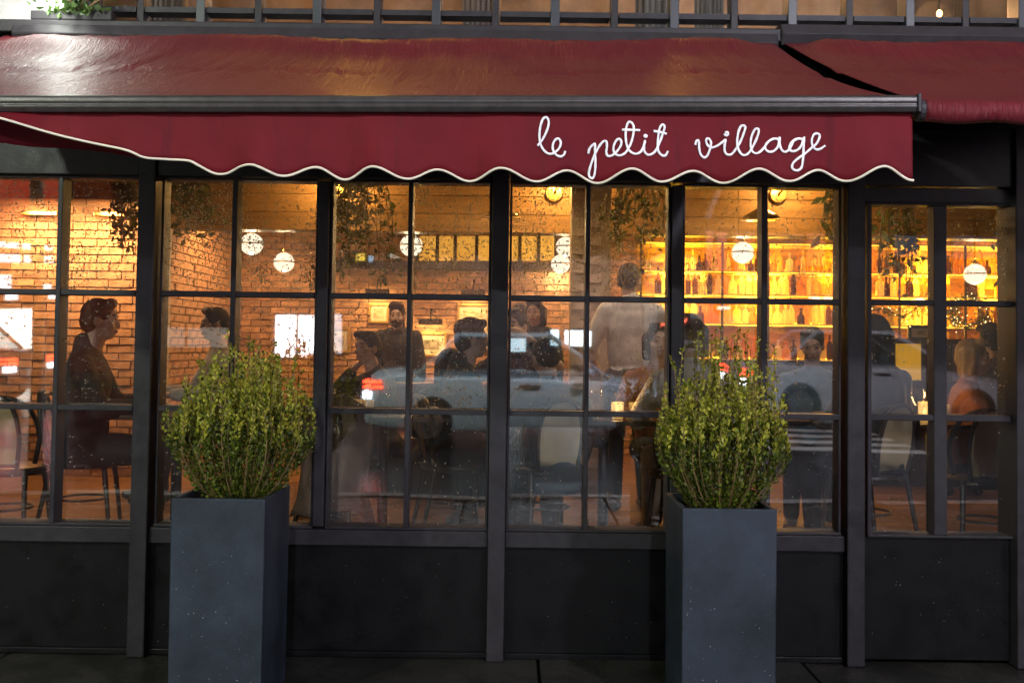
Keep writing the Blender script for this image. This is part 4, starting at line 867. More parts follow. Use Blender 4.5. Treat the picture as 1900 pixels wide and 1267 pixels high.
q = on(820, T1, 1.12); q = (q[0] - .02, q[1], q[2]); t = thing('menu', 'cream folded menu lying on the table left of the middle post', 'menu', q)
mm = MB(); n = 14; V = [(q[0] - .15 + .30 * i / n, q[1] + dy, q[2] + .012 + .028 * abs(math.sin(math.pi * i / n)) * (1 if i < 7 else .55) + dz) for dz in (0, .003) for dy in (-.10, .10) for i in range(n + 1)]
m_ = n + 1; F = [(i, i + 1, m_ + i + 1, m_ + i) for i in range(n)] + [(2 * m_ + i, 3 * m_ + i, 3 * m_ + i + 1, 2 * m_ + i + 1) for i in range(n)] + [(i, 2 * m_ + i, 2 * m_ + i + 1, i + 1) for i in range(n)]
mm.add(V, F); mm.build('sheet', mat('menu paper', (.78, .66, .48), .7), t, smooth=True); MB().box(q[0] - .15, q[0] + .15, q[1] - .10, q[1] + .10, q[2] + .001, q[2] + .008).build('cover', mat('menu cover', (.5, .38, .25), .6), t)
# banquette along the middle of the room
a, b = PX(596, 2.9), PX(1000, 2.9); t = thing('banquette', 'dark red banquette bench behind the tables left of the middle post', 'bench', ((a + b) / 2, 3.1, FL))
MB().box(a, b, 2.72, 3.3, FL + .30, FL + .46).build('seat_cushion', mat('banquette red', (.09, .02, .015), .5, bump=.1), t, bevel=.03); MB().box(a, b, 2.78, 3.3, FL, FL + .299).build('base', MATS['dark wood'], t)
MB().box(a, b, 3.30, 3.42, FL + .30, FL + .86).build('backrest', MATS['banquette red'], t, bevel=.03)
# hanging plants near the window heads
def hanging_plant(px0, px1, py0, py1, Y, n, lb, sz=(.04, .075), trail=6, seed=0):
    rs = np.random.RandomState(seed); a, b = P(px0, py0, Y), P(px1, py1, Y); cx, zt, zb_ = (a.x + b.x) / 2, a.z, b.z; hw = (b.x - a.x) / 2
    t = thing('hanging_plant', lb, 'plant', (cx, Y, zt + .12), 0, 'hanging plants inside the windows')
    MB().lathe([(.05, -.02), (.085, .0), (.10, .09), (.095, .09), (.08, .01)], (cx, Y, zt + .02), 20).build('pot', mat('pot', (.10, .055, .03), .7), t, smooth=True)
    MB().cone((cx, Y, zt + .10), (cx, Y, CZ), .003, .003, 5).build('cord', MATS['dark metal'], t)
    st = MB(); PT = []; DR = []; SZ = []
    for i in range(trail * 4):
        an = rs.uniform(0, 6.28); r = hw * rs.uniform(.3, 1.05); L = (zt - zb_) * rs.uniform(.35, 1.0)
        sp = spline([(cx + .04 * math.cos(an), Y + .03 * math.sin(an), zt + .08), (cx + r * .6 * math.cos(an), Y + r * .45 * math.sin(an), zt + .10), (cx + r * math.cos(an), Y + r * .6 * math.sin(an), zt - L * .35), (cx + r * .95 * math.cos(an) + rs.normal() * .02, Y + r * .6 * math.sin(an), zt - L)], 6)
        st.tube(sp, .0025, 4)
        for k in range(n // (trail * 4)):
            q = sp[rs.randint(3, len(sp))]; PT.append(q + Vector(rs.normal(size=3)) * .022); DR.append(Vector((rs.normal() * .8, rs.normal() * .8, -.5 + rs.normal() * .6))); SZ.append(rs.uniform(*sz))
    st.build('stems', MATS['twig'], t); stuff(leaf_cloud(PT, DR, SZ, .5, rs).build('leaves', MATS['house plant'], t))
hanging_plant(618, 738, 345, 520, .9, 620, 'large trailing plant hanging beside the left sconce', seed=1)
hanging_plant(1105, 1242, 345, 455, 1.3, 420, 'trailing plant hanging beside the pale brick pier', seed=2)
hanging_plant(1530, 1610, 345, 460, 1.0, 240, 'feathery plant hanging at the post left of the glazed door', (.06, .11), seed=3)
hanging_plant(1618, 1700, 385, 540, 1.2, 320, 'trailing plant hanging in the left half of the glazed door', seed=4)
hanging_plant(1850, 1905, 430, 520, 1.5, 200, 'trailing plant hanging in the right half of the glazed door', seed=5)
hanging_plant(205, 262, 375, 475, 1.6, 220, 'trailing plant hanging against the bright brick wall', seed=6)
hanging_plant(295, 400, 345, 440, 1.2, 300, 'dark trailing plant hanging in the window right of the left post', seed=7)
# ------------------------------------------------------------------ people
QUEUE = []
def skin_mat(i, c): return mat('skin %d' % i, c, .5, var=.08, vscale=20)
SKIN = [skin_mat(0, (.52, .31, .21)), skin_mat(1, (.46, .26, .17)), skin_mat(2, (.58, .37, .27))]
mat('eye', (.03, .02, .015), .2); mat('lip', (.36, .12, .10), .4); mat('shoe', (.02, .017, .015), .35); mat('brow', (.05, .03, .02), .8)
def cloth(name, c, bump=.25): return mat('cloth ' + name, c, .8, var=.25, vscale=9, bump=bump, bscale=220)
HAIR = {'black': mat('hair black', (.012, .009, .008), .6, var=.4, spec=.2, vscale=40, bump=.6, bscale=120, stretch=(1, 1, .2)), 'brown': mat('hair brown', (.045, .022, .012), .6, var=.5, spec=.2, vscale=40, bump=.6, bscale=120, stretch=(1, 1, .2)), 'blonde': mat('hair blonde', (.42, .27, .11), .6, var=.4, spec=.2, vscale=40, bump=.6, bscale=120, stretch=(1, 1, .2))}
def ik(s, e, l1, l2, pole):
    d = e - s; L = min(d.length, (l1 + l2) * .995); d = d.normalized(); e = s + d * L
    a = (l1 * l1 - l2 * l2 + L * L) / (2 * L); h_ = math.sqrt(max(0, l1 * l1 - a * a)); pl = (pole - d * pole.dot(d)).normalized(); return s + d * a + pl * h_, e
def queue(b, name, m, parent, vox, paint=None, dec=None):
    o = b.build(name, m, parent, smooth=True); r = o.modifiers.new('r', 'REMESH'); r.mode = 'VOXEL'; r.voxel_size = vox; r.use_smooth_shade = True
    s = o.modifiers.new('s', 'SMOOTH'); s.iterations = 9 if vox > .0115 else 3; s.factor = .5
    if dec: d_ = o.modifiers.new('d', 'DECIMATE'); d_.ratio = dec
    QUEUE.append((o, paint)); return o
def person(label, px, py, Y, face, pose='sit', top='black', topc=(.02, .02, .022), trc=(.012, .012, .014), hair='black', hstyle='short', skin=0, turn=0.0, nod=0.0, lean=0.0, sleeves='long', hands=None, beard=False, scale=None, jacket=False, tall=None, group=None):
    hp = P(px, py, Y)
    base_h = 1.245 if pose == 'sit' else 1.60; Lr = Matrix.Rotation(-lean, 3, 'X')
    s = scale or min(1.10, max(.86, (hp.z - FL) / base_h)); rz = face
    zoff = (hp.z - base_h * s) if tall else FL
    t = thing('person', label, 'person', (0, 0, 0), 0, group); t.scale = (s, s, s); t.rotation_euler = (0, 0, rz)
    pz = .53 if pose == 'sit' else .93
    pel = Vector((0, 0, pz)); T = lambda v: pel + Lr @ Vector(v)        # torso frame, z up from pelvis
    che = T((0, .02, .32)); neckb = T((0, .0, .53)); hc = T((0, .035, .715 if pose == 'sit' else .67))
    Hm = Matrix.Rotation(turn, 3, 'Z') @ Matrix.Rotation(-nod, 3, 'X'); H = lambda v: hc + Hm @ Vector(v)
    body = MB(); shirt = MB(); pants = MB(); hr = MB()
    # head
    body.ell(hc + Hm @ Vector((0, -.005, .02)), (.073, .092, .098), Hm, 16, 12); body.ell(H((0, .022, -.045)), (.056, .066, .068), Hm, 14, 10)
    body.ell(H((0, .045, -.088)), (.030, .030, .022), Hm); body.cap(H((0, .084, .012)), H((0, .097, -.028)), .008, .012, 8); body.ell(H((0, .088, -.032)), (.017, .012, .010), Hm)
    body.cap(H((-.034, .079, .026)), H((.034, .079, .026)), .013, .013, 8)
    body.cap(H((-.018, .086, -.062)), H((.018, .086, -.062)), .010, .010, 8)
    for sx in (-1, 1):
        body.ell(H((sx * .031, .078, .006)), (.013, .012, .010), Hm); body.ell(H((sx * .076, -.005, -.01)), (.012, .022, .034), Hm); body.ell(H((sx * .043, .055, -.03)), (.026, .028, .024), Hm)
    body.cap(neckb + Vector((0, 0, -.03)), H((0, -.012, -.055)), .058, .052, 12)
    # torso
    for q, r in (((0, 0, 0), (.150, .11, .11)), ((0, 0, .12), (.130, .10, .11)), ((0, .01, .26), (.150, .108, .13)), ((0, .0, .40), (.160, .098, .11)), ((0, -.01, .48), (.12, .075, .07))):
        body.ell(T(q), r, Lr, 14, 10); shirt.ell(T(q), (r[0] + .022, r[1] + .022, r[2] + .016), Lr, 14, 10)
    shirt.ell(T((0, .0, .20)), (.168, .122, .30), Lr, 18, 12); shirt.ell(T((0, -.005, .33)), (.182, .118, .20), Lr, 18, 12)
    shirt.cap(T((-.10, -.01, .485)), T((.10, -.01, .485)), .062, .062, 10); shirt.cap(T((0, -.006, .50)), T((0, .0, .545)), .068, .064, 12)
    if jacket:
        shirt.ell(T((0, .02, .10)), (.175, .14, .20), Lr); shirt.ell(T((0, .01, .34)), (.188, .135, .17), Lr)
        shirt.cap(T((-.17, -.01, .46)), T((.17, -.01, .46)), .066, .066, 10); shirt.cap(T((0, -.02, .50)), T((0, -.03, .575)), .074, .068, 12)
    else: shirt.ell(T((0, 0, -.02)), (.178, .135, .10), Lr)
    hands = hands or {}
    for sx in (-1, 1):
        S = T((sx * .178, -.005, .455)); dflt = Vector((sx * .17, .34, pz + .22)) if pose == 'sit' else Vector((sx * .25, .10, pz - .10))
        E_ = Vector(hands.get(sx, dflt)); pole = Vector((sx * .8, -.35, -.9)); el, wr = ik(S, E_, .285, .255, pole)
        body.cap(S, el, .054, .042, 12); body.cap(el, wr, .041, .028, 12)
        rr = .018 if sleeves == 'long' else .02
        shirt.cap(S, el if sleeves != 'short' else S.lerp(el, .62), .062 + rr * (.8 if jacket else .3), .046 + rr, 12)
        if sleeves == 'long': shirt.cap(el, el.lerp(wr, .94), .047 + rr, .036 + rr * .7, 12)
        elif sleeves == 'rolled': shirt.cap(el, el.lerp(wr, .25), .05 + rr, .05 + rr, 12)
        fd = (wr - el).normalized(); sd = Vector((0, 0, 1)).cross(fd); sd = sd.normalized() if sd.length > .1 else Vector((1, 0, 0)); nn = fd.cross(sd).normalized()
        if nn.z > 0: nn = -nn
        # palm, four bent fingers, thumb
        body.ell(wr + fd * .05, (.040, .052, .020), Matrix((sd, fd, nn)).transposed(), 12, 8)
        for k, L in enumerate((.066, .076, .071, .056)):
            o_ = wr + fd * .085 + sd * ((k - 1.5) * .0205); k1 = o_ + fd * L * .5 + nn * .012; k2 = k1 + fd * L * .3 + nn * .026; body.cap(o_ - fd * .02, k1, .0105, .0098, 8); body.cap(k1, k2, .0098, .0088, 8)
        th = wr + fd * .03 - sd * (sx * .034); body.cap(th, th + fd * .035 - sd * sx * .018 + nn * .012, .013, .0115, 8); body.cap(th + fd * .035 - sd * sx * .018 + nn * .012, th + fd * .065 - sd * sx * .012 + nn * .024, .0115, .0095, 8)
        # legs
        hip = pel + Vector((sx * .09, 0, -.02))
        if pose == 'sit': kn = Vector((sx * .12, .44, .50)); an = Vector((sx * .13, .40, .09))
        else: kn = Vector((sx * .10, .03, .50)); an = Vector((sx * .11, -.02, .09))
        body.cap(hip, kn, .082, .055, 12); body.cap(kn, an, .054, .036, 12); body.cap(an + Vector((0, -.02, -.04)), an + Vector((sx * .02, .17, -.062)), .034, .027, 10)
        pants.cap(hip, kn, .100, .072, 12); pants.cap(kn, an + Vector((0, 0, .01)), .07, .056, 12)
        sh = MB(); sh.cap(an + Vector((0, -.03, -.043)), an + Vector((sx * .01, .10, -.05)), .044, .040, 12); sh.cap(an + Vector((sx * .01, .10, -.05)), an + Vector((sx * .02, .19, -.056)), .040, .032, 12); sh.build('shoe', MATS['shoe'], t, smooth=True)
    pants.ell(pel + Vector((0, -.01, -.01)), (.172, .138, .115)); pants.cap(pel + Vector((-.09, 0, -.02)), pel + Vector((.09, 0, -.02)), .105, .105)
    # hair
    hr.ell(H((0, -.016, .036)), (.085, .096, .094), Hm, 16, 12); hr.ell(H((0, -.05, -.005)), (.078, .066, .075), Hm, 14, 10)
    if hstyle in ('short', 'curly', 'quiff'):
        hr.cap(H((-.055, .055, .098)), H((.055, .055, .098)), .030, .030, 8)
        if hstyle == 'quiff': hr.cap(H((-.03, .06, .115)), H((.03, .05, .12)), .036, .036, 8)
        if hstyle == 'curly':
            rs = np.random.RandomState(int(px))
            for i in range(46):
                v = Vector(rs.normal(size=3)).normalized(); v.z = abs(v.z) * .9
                if v.y > .55 and v.z < .5: continue
                hr.ell(H((v.x * .082, v.y * .088 - .018, v.z * .10 + .035)), (.024, .024, .022), None, 8, 6)
    elif hstyle == 'long':
        hr.cap(H((-.04, .05, .095)), H((.04, .05, .095)), .032, .032, 8)
        for sx in (-1, 1): hr.cap(H((sx * .068, -.004, .04)), H((sx * .086, -.012, -.10)), .030, .034); hr.cap(H((sx * .088, .0, -.10)), H((sx * .075, -.02, -.26)), .036, .026)
        hr.cap(H((0, -.075, 0)), H((0, -.10, -.26)), .07, .055)
    elif hstyle == 'bob':
        hr.cap(H((-.045, .045, .10)), H((.045, .045, .10)), .034, .034, 8)
        for sx in (-1, 1): hr.cap(H((sx * .07, -.006, .04)), H((sx * .086, -.02, -.09)), .032, .028); hr.cap(H((sx * .06, -.05, .02)), H((sx * .07, -.055, -.10)), .05, .036)
    elif hstyle == 'bun':
        hr.cap(H((-.04, .05, .095)), H((.04, .05, .095)), .026, .026, 8); hr.ell(H((0, -.07, .115)), (.05, .05, .045))
    hb = queue(body, 'body', SKIN[skin], t, .0075, dec=.45, paint=(hc.copy(), Hm.copy(), beard, hair)); queue(hr, 'hair', HAIR[hair], t, .009)
    if beard: bd = MB(); bd.cap(H((-.045, .055, -.075)), H((0, .085, -.098)), .024, .028); bd.cap(H((.045, .055, -.075)), H((0, .085, -.098)), .024, .028); bd.cap(H((-.022, .094, -.05)), H((.022, .094, -.05)), .010, .010); queue(bd, 'beard', HAIR[hair], t, .008)
    queue(shirt, 'jacket' if jacket else 'top', cloth(top, topc), t, .012); queue(pants, 'trousers', cloth('trousers %s' % (trc,), trc), t, .014)
    # put the head where the photo has it
    hw_ = Matrix.Rotation(rz, 3, 'Z') @ (hc * s); t.location = (hp.x - hw_.x, hp.y - hw_.y, zoff); return t
A = math.pi
NAVY = (.02, .025, .045)
p1 = person('person in dark jacket sitting in profile at the far left, looking right', 187, 592, .95, -A / 2 + .2, topc=(.018, .017, .018), hair='brown', hstyle='short', jacket=True, turn=.05, lean=.10, hands={-1: (-.16, .36, .76), 1: (.14, .38, .76)})
person('dark haired person facing left deep in the room, beside the wall shelf', 398, 602, 2.6, A / 2 + .5, topc=(.30, .25, .2), top='grey', hair='black', hstyle='short', skin=1)
person('bearded person in dark open jacket and pale shirt standing by the brick wall', 737, 585, 4.6, A - .1, pose='stand', topc=(.02, .02, .022), hair='brown', hstyle='quiff', beard=True, jacket=True, lean=.12, tall=True, scale=.94)
person('seated person in dark clothes behind the tumblers, chin on hand', 682, 642, 1.9, A - 1.0, topc=(.03, .025, .03), hair='black', hstyle='short', skin=1, turn=.3, lean=.15, hands={1: (.10, .22, 1.05), -1: (-.15, .36, .78)})
person('seated person with long dark hair in black, leaning beside the small landscape print', 835, 672, 2.45, A + .9, topc=(.015, .014, .015), hair='black', hstyle='long', skin=0, lean=.2, tall=True, scale=.95)
person('curly haired person in black jacket seated left of the middle post, looking right', 876, 628, 1.05, -A / 2 + .25, topc=(.016, .016, .02), hair='brown', hstyle='curly', jacket=True, lean=.08, hands={-1: (-.15, .36, .78), 1: (.15, .34, .78)})
person('person with hair in a bun raising a bare forearm right of the middle post', 955, 606, 2.0, A * .85, topc=(.05, .02, .04), top='plum', hair='black', hstyle='bun', sleeves='short', hands={1: (.22, .30, 1.02), -1: (-.20, .22, 1.16)}, skin=2)
person('person in navy seated with back turned right of the middle post', 1012, 655, 1.0, .35, topc=(.035, .06, .085), top='navy', hair='black', hstyle='short', lean=.25, nod=.3, tall=True, scale=.98)
person('dark silhouetted person standing behind the raised forearm', 992, 580, 4.0, A * .9, pose='stand', topc=NAVY, top='ink', hair='black', hstyle='bob', tall=True, scale=.95)
person('person in white shirt standing with back turned, before the pale brick pier', 1168, 522, 2.3, .15, pose='stand', topc=(.80, .74, .68), top='white', trc=(.02, .02, .022), hair='black', hstyle='short', sleeves='rolled', turn=-.6, nod=.35, hands={-1: (-.20, .24, 1.0), 1: (.24, .22, .98)})
person('smiling person with shoulder length hair facing out between white shirt and right window', 1222, 634, 1.7, A + .15, topc=(.30, .10, .04), top='rust', hair='brown', hstyle='bob', skin=2, turn=-.1)
person('person in pale top with back turned beside the bush with upright shoots', 1278, 622, .85, .1, topc=(.72, .68, .62), top='pale', trc=(.50, .47, .42), hair='brown', hstyle='bob', tall=True, scale=1.0)
person('dark haired person looking down above the right planter, in blue', 1507, 640, 1.9, A - .3, topc=(.06, .14, .22), top='blue', hair='black', hstyle='short', nod=.3, skin=1)
person('person with long black hair in black seated just right of the right post', 1618, 622, .9, .5, topc=(.012, .012, .013), hair='black', hstyle='long', lean=.05)
person('blonde person in orange top looking right above the cane chair', 1806, 664, 1.25, -A / 2 - .25, topc=(.34, .11, .03), top='orange', hair='blonde', hstyle='bob', skin=2, turn=-.1, tall=True, scale=.97)
person('person with rounded dark hair seated behind the blonde person', 1838, 632, 2.7, .2, topc=(.05, .03, .03), top='maroon', hair='black', hstyle='curly', tall=True, scale=1.0)
# turn the queued figures into plain meshes, colour eyes, brows and lips
bpy.context.view_layer.update(); dg = bpy.context.evaluated_depsgraph_get()
res = [(o, bpy.data.meshes.new_from_object(o.evaluated_get(dg)), pt) for o, pt in QUEUE]
for o, me, pt in res:
    m0 = o.data.materials[0]; o.modifiers.clear(); o.data = me
    if not me.materials: me.materials.append(m0)
    if pt:
        hc, Hm, bd, hr_ = pt; n = len(me.polygons); ce = np.zeros(n * 3); me.polygons.foreach_get('center', ce); ce = ce.reshape(-1, 3)
        q = (ce - np.array(hc)) @ np.array(Hm)         # into head space
        for mm_ in (MATS['eye'], MATS['lip'], HAIR[hr_] if hr_ != 'blonde' else HAIR['brown']): me.materials.append(mm_)
        idx = np.zeros(n, dtype=np.int32); fr = q[:, 1] > .055
        for sx in (-1, 1):
            idx[fr & (np.hypot((q[:, 0] - sx * .031) / 1.6, q[:, 2] - .006) < .006)] = 1
            idx[fr & (q[:, 1] > .07) & (abs(q[:, 0] - sx * .031) < .016) & (abs(q[:, 2] - .034 + abs(q[:, 0] - sx * .03) * .25) < .004)] = 3
        idx[fr & (abs(q[:, 0]) < .026) & (abs(q[:, 2] + .062) < .008)] = 2
        me.polygons.foreach_set('material_index', idx)
    me.polygons.foreach_set('use_smooth', [True] * len(me.polygons))
# chairs with sitters or at tables near the glass
chair(PX(1822, .62, 760), .62, -.12, 'cane backed bentwood chair in the glazed door at the right')
chair(PX(20, .62, 760), .60, .1, 'cane backed bentwood chair cut by the left edge of the picture')
chair(PX(160, .95), .97, -A / 2 + .2, 'bentwood chair under the person in the dark jacket at the far left')
chair(PX(848, 1.05), 1.05, -A / 2 + .25, 'bentwood chair under the curly haired person')
chair(PX(640, .62), .60, -.4, 'bentwood chair with a coat over it beside the tumblers'); chair(PX(1272, .85), .80, .1, 'bentwood chair under the person in the pale top'); chair(PX(1602, .9), .84, .5, 'bentwood chair under the person with long black hair'); chair(PX(1015, .95), .88, .35, 'bentwood chair under the person in navy')
# draped coat on the chair left of the middle post
cx, cy_ = PX(640, .60), .42; t = thing('draped_coat', 'brown coat draped over a chair in the lower pane left of the middle', 'coat', (cx, cy_, FL + .3)); n = 22; V = []
for j in range(n + 1):
    for i in range(n + 1):
        u = i / n * 2 - 1; v = j / n; V.append((cx + u * (.17 + .05 * v + .02 * math.sin(v * 7)) , cy_ - .03 - .06 * v + .022 * math.sin(u * 8 + v * 3) - .05 * (1 - v) ** 3, FL + .90 - .62 * v - .05 * u * u + .02 * math.sin(u * 5)))
o = MB().add(V, [(j * (n + 1) + i, j * (n + 1) + i + 1, (j + 1) * (n + 1) + i + 1, (j + 1) * (n + 1) + i) for j in range(n) for i in range(n)]).build('cloth', cloth('coat', (.12, .075, .05)), t, smooth=True); s = o.modifiers.new('t', 'SOLIDIFY'); s.thickness = .02
# ------------------------------------------------------------------ the street behind the camera (mirrored in the glass)
def RP(x, y, d): q = P(x, y + 48, d); return Vector((q.x, -d, q.z))
mat('far brick', (.16, .09, .07), .85, var=.3, vscale=1.5, bump=.3, bscale=20); mat('far plaster', (.30, .28, .26), .85, var=.2, vscale=1); mat('red plaster', (.35, .05, .03), .7, var=.2)
struct(MB().box(-40, 40, -24, -16.8, -.3, road_z(-17) + .10).build('far_pavement', MATS['wet concrete']))
D = 20.0
def far_building(name, label, x0, x1, h, m):
    t = thing(name, label, 'building', ((x0 + x1) / 2, -D, .2)); MB().box(x0, x1, -D - 6, -D, .15, h).build('wall', MATS[m], t)
    MB().box(x0 - .1, x1 + .1, -D - .1, -D + .35, h + .001, h + .35).build('cornice', MATS['far plaster'], t); return t
b1 = far_building('corner_building', 'red fronted shop building across the street, mirrored in the leftmost panes', -28, -9.6, 11, 'red plaster')
b2 = far_building('brick_building', 'dark brick building across the street, mirrored in the middle panes', -9.55, 3.2, 13, 'far brick')
b3 = far_building('plaster_building', 'grey rendered building across the street, mirrored in the right panes', 3.25, 26, 12, 'far plaster')
def lit(par, r, name, col, s, mname):
    a, b = RP(r[0], r[1], D), RP(r[2], r[3], D); x0, x1, z0, z1 = min(a.x, b.x), max(a.x, b.x), b.z, a.z
    f = MB(); w_ = .06
    f.box(x0 - w_, x1 + w_, -D + .001, -D + .12, z0 - w_, z0).box(x0 - w_, x1 + w_, -D + .001, -D + .12, z1, z1 + w_).box(x0 - w_, x0, -D + .001, -D + .12, z0, z1).box(x1, x1 + w_, -D + .001, -D + .12, z0, z1)
    fo = f.build(name, MATS['dark metal'], par); MB().box(x0, x1, -D + .002, -D + .05, z0, z1).build('pane', emat(mname, col, s), fo)
    if x1 - x0 > .5:
        for u in ((.42,) if x1 - x0 < 2 else (.25, .5, .75)): MB().box(x0 + (x1 - x0) * u - .025, x0 + (x1 - x0) * u + .025, -D + .051, -D + .10, z0, z1).build('mullion', MATS['dark metal'], fo)
    return fo
lit(b2, (505, 575, 600, 655), 'window', (.93, .95, 1), 7, 'shop white'); lit(b2, (612, 578, 640, 650), 'window', (.95, .9, .95), 2.2, 'shop dim')
lit(b2, (1012, 600, 1092, 630), 'window', (.78, .93, 1), 7, 'shop cool'); lit(b2, (933, 612, 968, 640), 'window', (.78, .93, 1), 7, 'shop cool')
for r in ((0, 446, 106, 458), (0, 468, 110, 484), (0, 505, 26, 540), (84, 524, 104, 541), (-180, 446, -30, 484)): lit(b1, r, 'window', (.92, .95, 1), 5.5, 'shop white2')
lit(b1, (-70, 556, 50, 690), 'shop_window', (1, .93, .82), 6.5, 'shop cream'); lit(b2, (300, 600, 430, 640), 'shop_window', (1, .85, .7), .6, 'shop soft'); lit(b1, (-60, 700, 100, 710), 'glitter_strip', (1, .95, .85), 26, 'glitter white'); lit(b1, (-1000, 500, -200, 690), 'shop_window', (.90, 1, .84), 16, 'fill greenish'); lit(b3, (1990, 500, 2700, 690), 'shop_window', (1, .86, .95), 16, 'fill rosy'); lit(b1, (34, 325, 92, 362), 'window', (1, .75, .4), 5, 'warm win'); lit(b1, (-40, 330, 108, 428), 'glow_panel', (1, .10, .05), 1.1, 'red glow') if False else None  # greenish and rosy windows added to fill-light the facade; strip added for road glitter
for r in ((718, 430, 736, 472), (788, 440, 812, 464), (806, 432, 826, 452), (971, 446, 985, 462)): lit(b2, r, 'window', (1, .95, .75), 1.6, 'pale win')
lit(b2, (676, 432, 686, 480), 'window', (.5, .75, 1), 3, 'blue win'); lit(b2, (655, 465, 672, 478), 'window', (1, .7, .08), 4, 'yellow win')
lit(b3, (1306, 412, 1343, 490), 'glow_panel', (1, .35, .28), 1.3, 'salmon glow'); lit(b3, (1494, 415, 1530, 480), 'glow_panel', (1, .35, .28), .8, 'salmon glow2')  # salmon glow on the facade put into emissive panels
lit(b3, (1500, 536, 1556, 552), 'window', (.92, .95, 1), 6, 'shop white'); lit(b3, (1700, 540, 1735, 556), 'window', (.92, .95, 1), 6, 'shop white')
lit(b3, (1330, 560, 1352, 566), 'window', (1, .9, .8), 4, 'shop warm'); lit(b3, (1660, 420, 1850, 470), 'window', (.3, .45, .7), .35, 'dusk win')
# red lit fascia of the corner shop: the facade's red light put into emission
a, b = RP(-200, 318, D), RP(112, 432, D); fb = MB().box(a.x, b.x, -D + .001, -D + .20, b.z, a.z).build('glow_band', emat('red fascia', (1, .09, .04), 1.0), b1)
# LED sign
cu = bpy.data.curves.new('t', 'FONT'); cu.body = 'Welcome'; cu.size = 1; cu.extrude = .02; to = bpy.data.objects.new('tmp', cu); C.objects.link(to); bpy.context.view_layer.update()
me = bpy.data.meshes.new_from_object(to.evaluated_get(bpy.context.evaluated_depsgraph_get())); bpy.data.objects.remove(to)
a, b = RP(1222, 592, D - .4), RP(1276, 576, D - .4); w_ = b.x - a.x; bw = max(v.co.x for v in me.vertices)
# reads left to right when one faces that shop from the restaurant
t = thing('led_sign', 'small red and white LED sign on the shop across the street, mirrored at the right', 'sign', ((a.x + b.x) / 2, -D + .35, a.z))
for v in me.vertices: c = v.co.copy(); v.co = (b.x - c.x / bw * w_, -D + .42 + c.z, a.z + c.y * w_ / bw)
o = bpy.data.objects.new('lettering', me); C.objects.link(o); me.materials.clear(); me.materials.append(emat('led red', (1, .16, .08), 9)); o.parent = t; o.matrix_parent_inverse = Matrix.Translation(-t.location)
MB().box(a.x - .08, b.x + .08, -D + .30, -D + .38, a.z - .12, b.z + .12).build('board', MATS['dark metal'], t)
# street lamps
def street_lamp(x, y, h, power, col, label, arm=.0):
    t = thing('street_lamp', label, 'street lamp', (x, y, road_z(y)), 0, 'street lamps'); z0 = road_z(y)
    MB().lathe([(.11, 0), (.11, .25), (.07, .4), (.05, h)], (x, y, z0), 16).build('pole', MATS['dark metal'], t, smooth=True)
    if arm: MB().tube([(x, y, z0 + h - .3), (x, y + arm * .2, z0 + h + .05), (x, y + arm, z0 + h + .06)], .035, 8).build('arm', MATS['dark metal'], t, smooth=True); y = y + arm
    MB().box(x - .09, x + .09, y + .0, y + .55, z0 + h, z0 + h + .08).build('head', MATS['dark metal'], t, bevel=.02)
    MB().box(x - .07, x + .07, y + .12, y + .5, z0 + h - .012, z0 + h - .002).build('lens', emat('lamp lens', (1, .97, .9), 20), t)
    lamp('lamp_light', 'POINT', (x, y + .75, z0 + h - .12), power, col, t, .12)
street_lamp(-4.6, -4.65, 4.6, 900, (.90, 1, .82), 'street lamp with long arm at the near kerb, left', arm=-2.2)
street_lamp(1.0, -17.2, 4.4, 1700, (.82, .88, 1), 'street lamp on the far pavement in the middle')
street_lamp(3.4, -4.65, 4.6, 1000, (.90, .88, 1), 'street lamp with long arm at the near kerb, right', arm=-2.2)
car_glass = glassmat('car glass', .10, tint=(.62, .68, .70))
